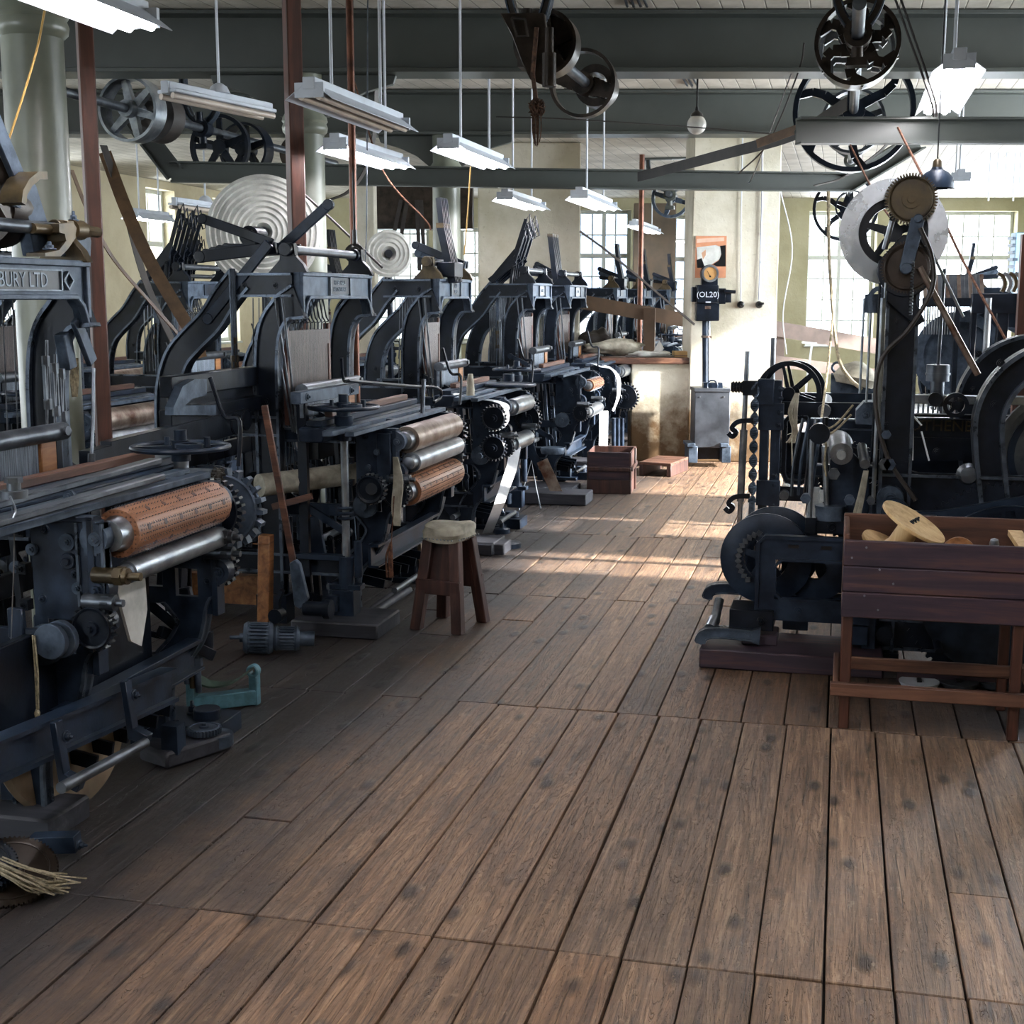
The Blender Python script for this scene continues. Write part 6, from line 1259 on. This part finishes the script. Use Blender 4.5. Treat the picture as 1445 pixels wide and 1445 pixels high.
# white tape on L3
m = MB(); pts = [aX(640, 557, -2.35), aX(672, 562, -2.25), aX(700, 566, -2.13), aX(712, 574, -2.05), aX(716, 590, -2.03), aX(706, 604, -2.06), aX(700, 606, -2.1)]; m.belt(cr(pts, 5), .10, .003, (0, 1, 0)); part(L3, 'woven_tape', CLOTH, m)
m = MB(); m.belt([aX(722, 612, -2.06), aX(728, 630, -2.04), aX(722, 660, -2.02), aX(705, 710, -2.0), aZ(688, 752, .01)], .07, .003, (1, .8, 0)); part(L3, 'woven_tape', CLOTH, m)
m = MB(); m.gear(aX(697, 590, -2.08), (0, 1, 0), .085, .03, 22, .014); m.gear(aX(697, 632, -2.08), (0, 1, 0), .085, .03, 22, .014); part(L3, 'take_up_gears', IR, m)
m = MB(); m.gear(aX(745, 590, -2.08), (0, 1, 0), .10, .03, 22, .018); part(L3, 'far_gear', IR, m)
m = MB(); m.torus(aX(720, 543, -2.2), (0, 0, 1), .17, .01, 44, 8); m.disc(aX(720, 543, -2.2), (0, 0, 1), .155, .006, 40); m.disc(aX(718, 533, -2.2), (0, 0, 1), .04, .05, 16); part(L3, 'round_table', IRB, m)
m = MB(); m.lathe([(0, .028), (.09, .022), (.13, .016)], aX(664, 558, -2.2), (0, 0, 1), 12); part(L3, 'thread_cone', CALICO, m)
# tape and cloth on L5 plus gears
m = MB(); m.belt(cr([aX(840, 515, -2.2), aX(862, 520, -2.08), aX(872, 535, -2.0), aX(872, 560, -1.98), aX(865, 580, -2.02)], 5), .14, .004, (0, 1, 0)); part(L5, 'woven_tape', CLOTH, m)
m = MB(); a = aX(852, 580, -2.02); m.belt([a, a+Vector((0, 0, -.2)), a+Vector((0, -.02, -.5))], .08, .004, (1, .5, 0)); part(L5, 'woven_tape', CLOTH, m)
m = MB(); m.gear(aX(882, 560, -2.0), (0, 1, 0), .14, .04, 26, .02); part(L5, 'edge_gear', IR, m)
m = MB()
for k in range(3): m.cyl(aX(866+6*k, 590, -2.0), aX(866+6*k, 650, -2.0), .02, n=10)
part(L5, 'lower_spindles', IRB, m)
# L4 floor bits
t = T('treadle_board', 'rusty brown slanted board leaning at the foot of the fourth loom', 'board', aZ(785, 703)); m = MB(); m.bar(aD(765, 650, 10.5), aD(788, 700, 10.5), .09, .02, side=FR); m.build('board', LCH, t, True)
t = T('bent_wire_stand', 'bent wire pair standing on the floor before the fourth loom', 'wire', aZ(745, 712)); m = MB(); m.tube([aD(732, 720, 9.8), aD(738, 690, 9.9), aD(750, 650, 9.9), aD(757, 690, 9.9), aD(763, 718, 9.8)], .006, 6); m.build('wire', DST, t, True)
m = MB(); c = aD(780, 640, 10.6); m.lathe([(0, .09), (.03, .10), (.05, .095), (.055, .02)], c, (0, 0, 1), 24); part(L4, 'pan', IRG, m)
m = MB(); a = aZ(770, 712); m.bb(a.x-.2, a.x+.32, a.y, a.y+.3, 0, .09); single(m, 'timber_block', WGREY, 'dark timber block on the floor under the fourth loom', 'block', bevel=.006)
# L3 floor bits
m = MB(); a = aZ(672, 782); m.bb(a.x-.12, a.x+.18, a.y, a.y+.2, 0, .07); single(m, 'timber_block', WGREY, 'grey timber block on the floor right behind the stool', 'block', bevel=.006)
for k, (px, py, r, lb) in enumerate(((690, 768, .075, 'dark round iron weight on the floor left of the stacked pair'), (717, 772, .085, 'lower one of two stacked round iron weights near the stool'), (708, 752, .06, 'small iron knob weight behind the stacked pair'))):
    p = aZ(px, py); m = MB(); m.lathe([(0, r), (.03, r), (.035, r*.8), (.04, r*.3), (.09 if k == 2 else .045, r*.2)], p, (0, 0, 1), 28); single(m, 'iron_weight', IRB, lb, 'weight')
# foreground left floor things
bp = T('blue_bracket', 'worn turquoise cast bracket lying on the floor by the nearest loom', 'bracket', aZ(315, 1003))
A_, B_ = aZ(272, 1005), aZ(360, 994)
m = MB(); m.bar(A_+Vector((0, 0, .035)), B_+Vector((0, 0, .035)), .05, .06); 
for p in (A_, B_): m.bar(p, p+Vector((0, 0, .13)), .04, .035); m.ring(p+Vector((0, -.005, .14)), (0, 1, 0), .026, .012, .035, 18)
m.build('base_and_lugs', BLUE, bp, True, bevel=.004)
m = MB(); mid = (A_+B_)/2; m.belt(cr([A_+Vector((0, 0, .15)), A_.lerp(B_, .3)+Vector((0, 0, .105)), A_.lerp(B_, .65)+Vector((0, 0, .105)), B_+Vector((0, 0, .15))], 6), .06, .008, (0, 1, 0)); m.build('saddle', plain('green_paint', '#3f5a4c', .5, .1, 16, .4), bp, True)
ft = T('floor_pad', 'dark iron foot pad with two round discs on the floor beside the nearest loom', 'pad', aZ(270, 1065)); a = aZ(255, 1092)
m = MB(); m.bar(aZ(205, 1075, .035)+Vector((0, .05, 0)), aZ(300, 1045, .035)+Vector((0, .05, 0)), .16, .06); m.build('pad', WGREY, ft, True, bevel=.01)
m = MB(); c = aZ(288, 1030, .08); m.gear(c, (0, 0, 1), .062, .02, 30, .008); m.disc(c+Vector((.03, .03, -.04)), (0, 0, 1), .062, .04, 24); m.build('disc', IRG, ft, True)
m = MB(); m.bolt(aZ(250, 1042, .065), (0, 0, 1), .018, .04); m.bb(a.x-.09, a.x-.03, a.y+.04, a.y+.10, .05, .15); m.build('anchor_bolt', IRB, ft, True)
ch = T('chain_wheel', 'dark toothed wheels half under the left edge on the floor', 'gear', aZ(20, 1240)); c = aZ(15, 1232, .05)
m = MB(); m.gear(c+Vector((.0, .0, 0)), (.25, -.35, .9), .125, .02, 60, .006); m.build('toothed_wheel', OIL, ch, True); m = MB(); m.gear(c+Vector((-.06, -.05, .03)), (.25, -.35, .9), .10, .02, 50, .006); m.build('toothed_wheel', IR, ch, True)
m = MB(); m.bar(aZ(45, 1190, .04), aZ(110, 1188, .05), .05, .05); m.bolt(aZ(112, 1192, .05), (1, 0, 0), .01, .015); m.build('block', IRB, ch, True, bevel=.004)
m = MB(); rnd = random.Random(9)
for k in range(46):
    o_ = Vector((rnd.gauss(0, .012), rnd.gauss(0, .012), abs(rnd.gauss(.0, .012)))); e = Vector((rnd.uniform(-.02, .05), rnd.uniform(-.04, .04), 0))
    m.tube(cr([aZ(-10, 1222, .08)+o_, aZ(25, 1240, .07)+o_*1.2, aZ(55, 1255, .04)+o_*1.6, aZ(78, 1255, .015)+o_+e], 3), .0028, 4)
o = single(m, 'frayed_rope', ROPE, 'frayed end of hemp rope lying over the toothed wheels', 'rope')
# right edge: reddish post and blue-grey radiator panel far right
m = MB(); p = aY(1442, 400, 7.4); m.bb(p.x-.015, p.x+.08, p.y-.04, p.y+.04, 0, 1.92); single(m, 'timber_upright', WRED, 'reddish timber upright cut by the right edge above the ring arch', 'post')
t = T('wall_heater', 'pale blue louvred cabinet before the far right window', 'cabinet', aD(1440, 400, 19)); m = MB(); vb(m, 1434, 1480, 328, 430, 18.9, .2); m.build('casing', plain('pale_blue_enamel', '#8fb4cf', .5), t, True, bevel=.01)
m = MB()
for k in range(9): vb(m, 1429, 1436, 334+k*10, 338+k*10, 18.9, .2)
m.build('louvres', IRG, t, True)
# dobby heads at right background: row of curved cams on top of the rear frame
rk = T('dobby_rack', 'rear frame with a row of bronze curved cams along its top, at the right edge', 'loom part', (1.1, 8.0, 0))
m = MB(); y = 8.0; sc = 1890/8.0
def QX(px): return (px-1190)/sc
def QZ(py): return 1.6-(py-420)/sc
m.bb(QX(1355), QX(1362), y-.03, y+.05, 0, QZ(420)); m.bb(QX(1388), QX(1402), y-.03, y+.05, 0, QZ(420)); m.bb(QX(1355), QX(1460), y-.04, y+.06, QZ(440), QZ(414)); m.build('frame', IR, rk, True, bevel=.004)
m = MB(); m.cyl((QX(1375), y-.05, QZ(560)), (QX(1375), y-.05, QZ(420)), .018, n=12); m.build('bright_pillar', STL, rk, True)
for k in range(9):
    px = 1392+k*7; m = MB(); m.strip(cr([(QX(px), QZ(412)), (QX(px+3), QZ(402)), (QX(px), QZ(392)), (QX(px-6), QZ(388))], 3), .018, y-.03, y+.03); m.build('curved_cam', BRZ if k % 2 == 0 else STL, rk, True)
for k in range(16):
    px = 1300+k*5; m = MB(); m.bar((QX(px), y+.3, QZ(422)), (QX(px-3), y+.3, QZ(388)), .012, .02, side=(0, 1, 0)); m.build('upright_jack', DST if k % 3 else LCH, rk, True)
m = MB(); m.bb(QX(1296), QX(1385), y+.27, y+.33, QZ(432), QZ(420)); m.bb(QX(1340), QX(1346), y+.27, y+.33, 0, QZ(425)); m.build('jack_beam', IR, rk, True)
for k in range(14):
    px = 1300+k*3.5; m = MB(); m.tube([(QX(px), y+.3, QZ(432)), (QX(px), y+.3, QZ(470))], .004, 5); m.build('heald_wire', STL, rk, True)
m = MB(); m.ring((QX(1350), y+.45, QZ(500)), (0, 1, 0), .26, .20, .05, 44); m.disc((QX(1350), y+.48, QZ(500)), (0, 1, 0), .21, .015, 40); m.build('plate_wheel', IRG, rk, True)
print('boards', nb, 'objects', len(bpy.data.objects))
# ------------------------------------------------------------------ more fittings on the two nearest machines
m = MB(); m.strip([(-2.10+.0, .955), (-2.10, .62)], .09, 3.43, 3.455, flange=.008, fy=.01); m.build('slide_plate', IRB, L1, True)
for k, (px, py) in enumerate(((95, 765), (45, 775), (110, 830), (22, 800), (98, 700))):
    m = MB(); m.disc(aY(px, py, 3.43), (0, 1, 0), .018 if k else .026, .012, 18); m.bolt(aY(px, py, 3.425), (0, -1, 0), .009, .01); m.build('washer_bolt', IRG, L1, True)
m = MB(); a = aX(303, 757, -2.05); m.cyl(a-Vector((.05, 0, 0)), a+Vector((.07, 0, 0)), .022, n=14); m.cyl(a+Vector((.03, 0, 0)), a+Vector((.055, 0, 0)), .027, n=6); m.cyl(a+Vector((.05, 0, 0)), a+Vector((.10, 0, 0)), .012, n=10); m.build('big_nut_stud', DST, L1, True)
m = MB(); a = aX(155, 812, -2.04); m.cyl(a-Vector((.05, 0, 0)), a+Vector((.06, 0, 0)), .024, n=14); m.cyl(a+Vector((.02, 0, 0)), a+Vector((.045, 0, 0)), .029, n=6); m.cyl(a+Vector((.04, 0, 0)), a+Vector((.10, 0, 0)), .012, n=10); m.build('big_nut_stud', BRZ, L1, True)
for k in range(2):   # slotted guide rails on top of the nearest loom
    m = MB(); a = aX(-20, 742-26*k, -2.1-.09*k); b = aX(225-5*k, 672-22*k, -2.1-.09*k); m.bar(a, b, .045, .018); m.build('slotted_rail', DST, L1, True, bevel=.004)
m = MB(); c = aX(20, 697, -2.1); m.disc(c, (0, 0, 1), .035, .02, 18); m.cyl(c, c+Vector((0, 0, .035)), .018, n=12); m.cyl(c+Vector((0, 0, .03)), c+Vector((0, 0, .045)), .024, n=6); m.build('thread_guide', DST, L1, True)
m = MB(); m.tube(cr([aX(14, 700, -2.08), aX(22, 720, -2.08), aX(16, 735, -2.08)], 4), .003, 5); m.build('guide_loop', STL, L1, True)
for k in range(3):
    m = MB(); p = aY(262+8*k, 905+6*k, 4.35); m.cyl(p, p+Vector((0, 0, -.16)), .012, n=10); m.cyl(p+Vector((0, 0, -.03)), p+Vector((0, 0, -.06)), .02, n=6); m.build('adjusting_screw', BRZ if k == 1 else IRG, L1, True)
m = MB(); m.bar(aY(225, 890, 4.2), aY(300, 925, 4.4), .03, .04); m.bar(aY(170, 885, 4.1), aY(262, 905, 4.3), .016, .02); m.cyl(aY(290, 890, 4.4), aY(290, 915, 4.4), .03, n=12); m.cyl(aY(290, 884, 4.4), aY(290, 892, 4.4), .02, n=6); m.build('lever_crossbar', IR, L1, True, bevel=.003)
m = MB()
for k in range(7): m.tube(cr([aY(232+k, 925, 4.1), aY(228+k*1.5, 965, 4.1), aY(226+k*2, 1010, 4.1)], 3), .003, 4)
m.build('rope_end', ROPE, L1, True)
m = MB(); m.bar(aY(240, 860, 4.5), aY(246, 760, 4.5), .06, .10, side=(0, 1, 0)); m.bar(aY(215, 845, 4.45), aY(270, 835, 4.45), .03, .04); m.build('cast_pillar', IR, L1, True, bevel=.006)
# second loom: side box with bolts, inner levers
m = MB(); m.bb(-2.18, -2.11, 6.14, 6.17, .62, .95); m.build('side_cheek', IRB, L2, True, bevel=.003)
for (px, py) in ((532, 638), (548, 675), (520, 660)): m = MB(); m.disc(aY(px, py, 6.13), (0, 1, 0), .016, .012, 16); m.bolt(aY(px, py, 6.125), (0, -1, 0), .009, .008); m.build('washer_bolt', IRG, L2, True)
for k in range(5):
    m = MB(); a = aY(430+12*k, 760+4*(k % 3), 6.3); m.bar(a, a+Vector((.02, 0, -.30)), .02, .03); m.bolt(a, (0, -1, 0), .012, .012); m.disc(a+Vector((.02, 0, -.3)), (0, 1, 0), .025, .03, 14); m.build('jack_link', IRG if k == 2 else IR, L2, True)
m = MB(); m.bar(aY(385, 715, 5.95), aY(440, 700, 5.95), .02, .03); m.build('dark_wood_arm', WREDX, L2, True)
# right loom: bright bits around the breast
for k, (px, py, r) in enumerate(((1252, 600, .016), (1252, 640, .02), (1258, 640, .02), (1236, 690, .014), (1208, 690, .018), (1186, 655, .02), (1150, 690, .018))):
    m = MB(); c = Vector((RX(px), 5.93, RZ(py))); m.cyl(c, c-Vector((0, .05, 0)), r, n=14); m.cyl(c-Vector((0, .045, 0)), c-Vector((0, .07, 0)), r*1.3, n=6); m.build('stud_and_nut', DST if k % 2 else IRG, R1, True)
for k in range(4):
    m = MB(); m.tube(cr([(RX(1128+9*k), 6.15+.05*k, RZ(700)), (RX(1130+10*k), 6.15, RZ(650)), (RX(1140+9*k), 6.2, RZ(590))], 3), .008, 6); m.build('curved_lever', IRG if k % 2 else DST, R1, True)
m = MB(); m.strip([(RX(1150), RZ(600)), (RX(1240), RZ(600))], .05, 6.3, 6.33, flange=.008, fy=.01); m.strip([(RX(1150), RZ(668)), (RX(1240), RZ(668))], .06, 6.3, 6.33, flange=.008, fy=.01); m.build('rear_rail', IRB, R1, True)
for k in range(10):
    m = MB(); m.tube([(RX(1290+7*k), 6.6, RZ(592)), (RX(1290+7*k), 6.6, RZ(560))], .005, 5); m.build('warp_peg', STL, R1, True)
m = MB(); m.bb(RX(1296), RX(1420), 6.62, 6.68, RZ(643), RZ(632)); m.build('pale_strip', WHT, R1, True)
for k, (a, b) in enumerate((((1285, 575), (1300, 592)), ((1300, 600), (1312, 640)), ((1288, 575), (1290, 640)))):
    m = MB(); m.tube([(RX(a[0]), 6.05, RZ(a[1])), (RX(b[0]), 6.05, RZ(b[1]))], .004, 5); m.build('white_cord', CLOTH, R1, True)
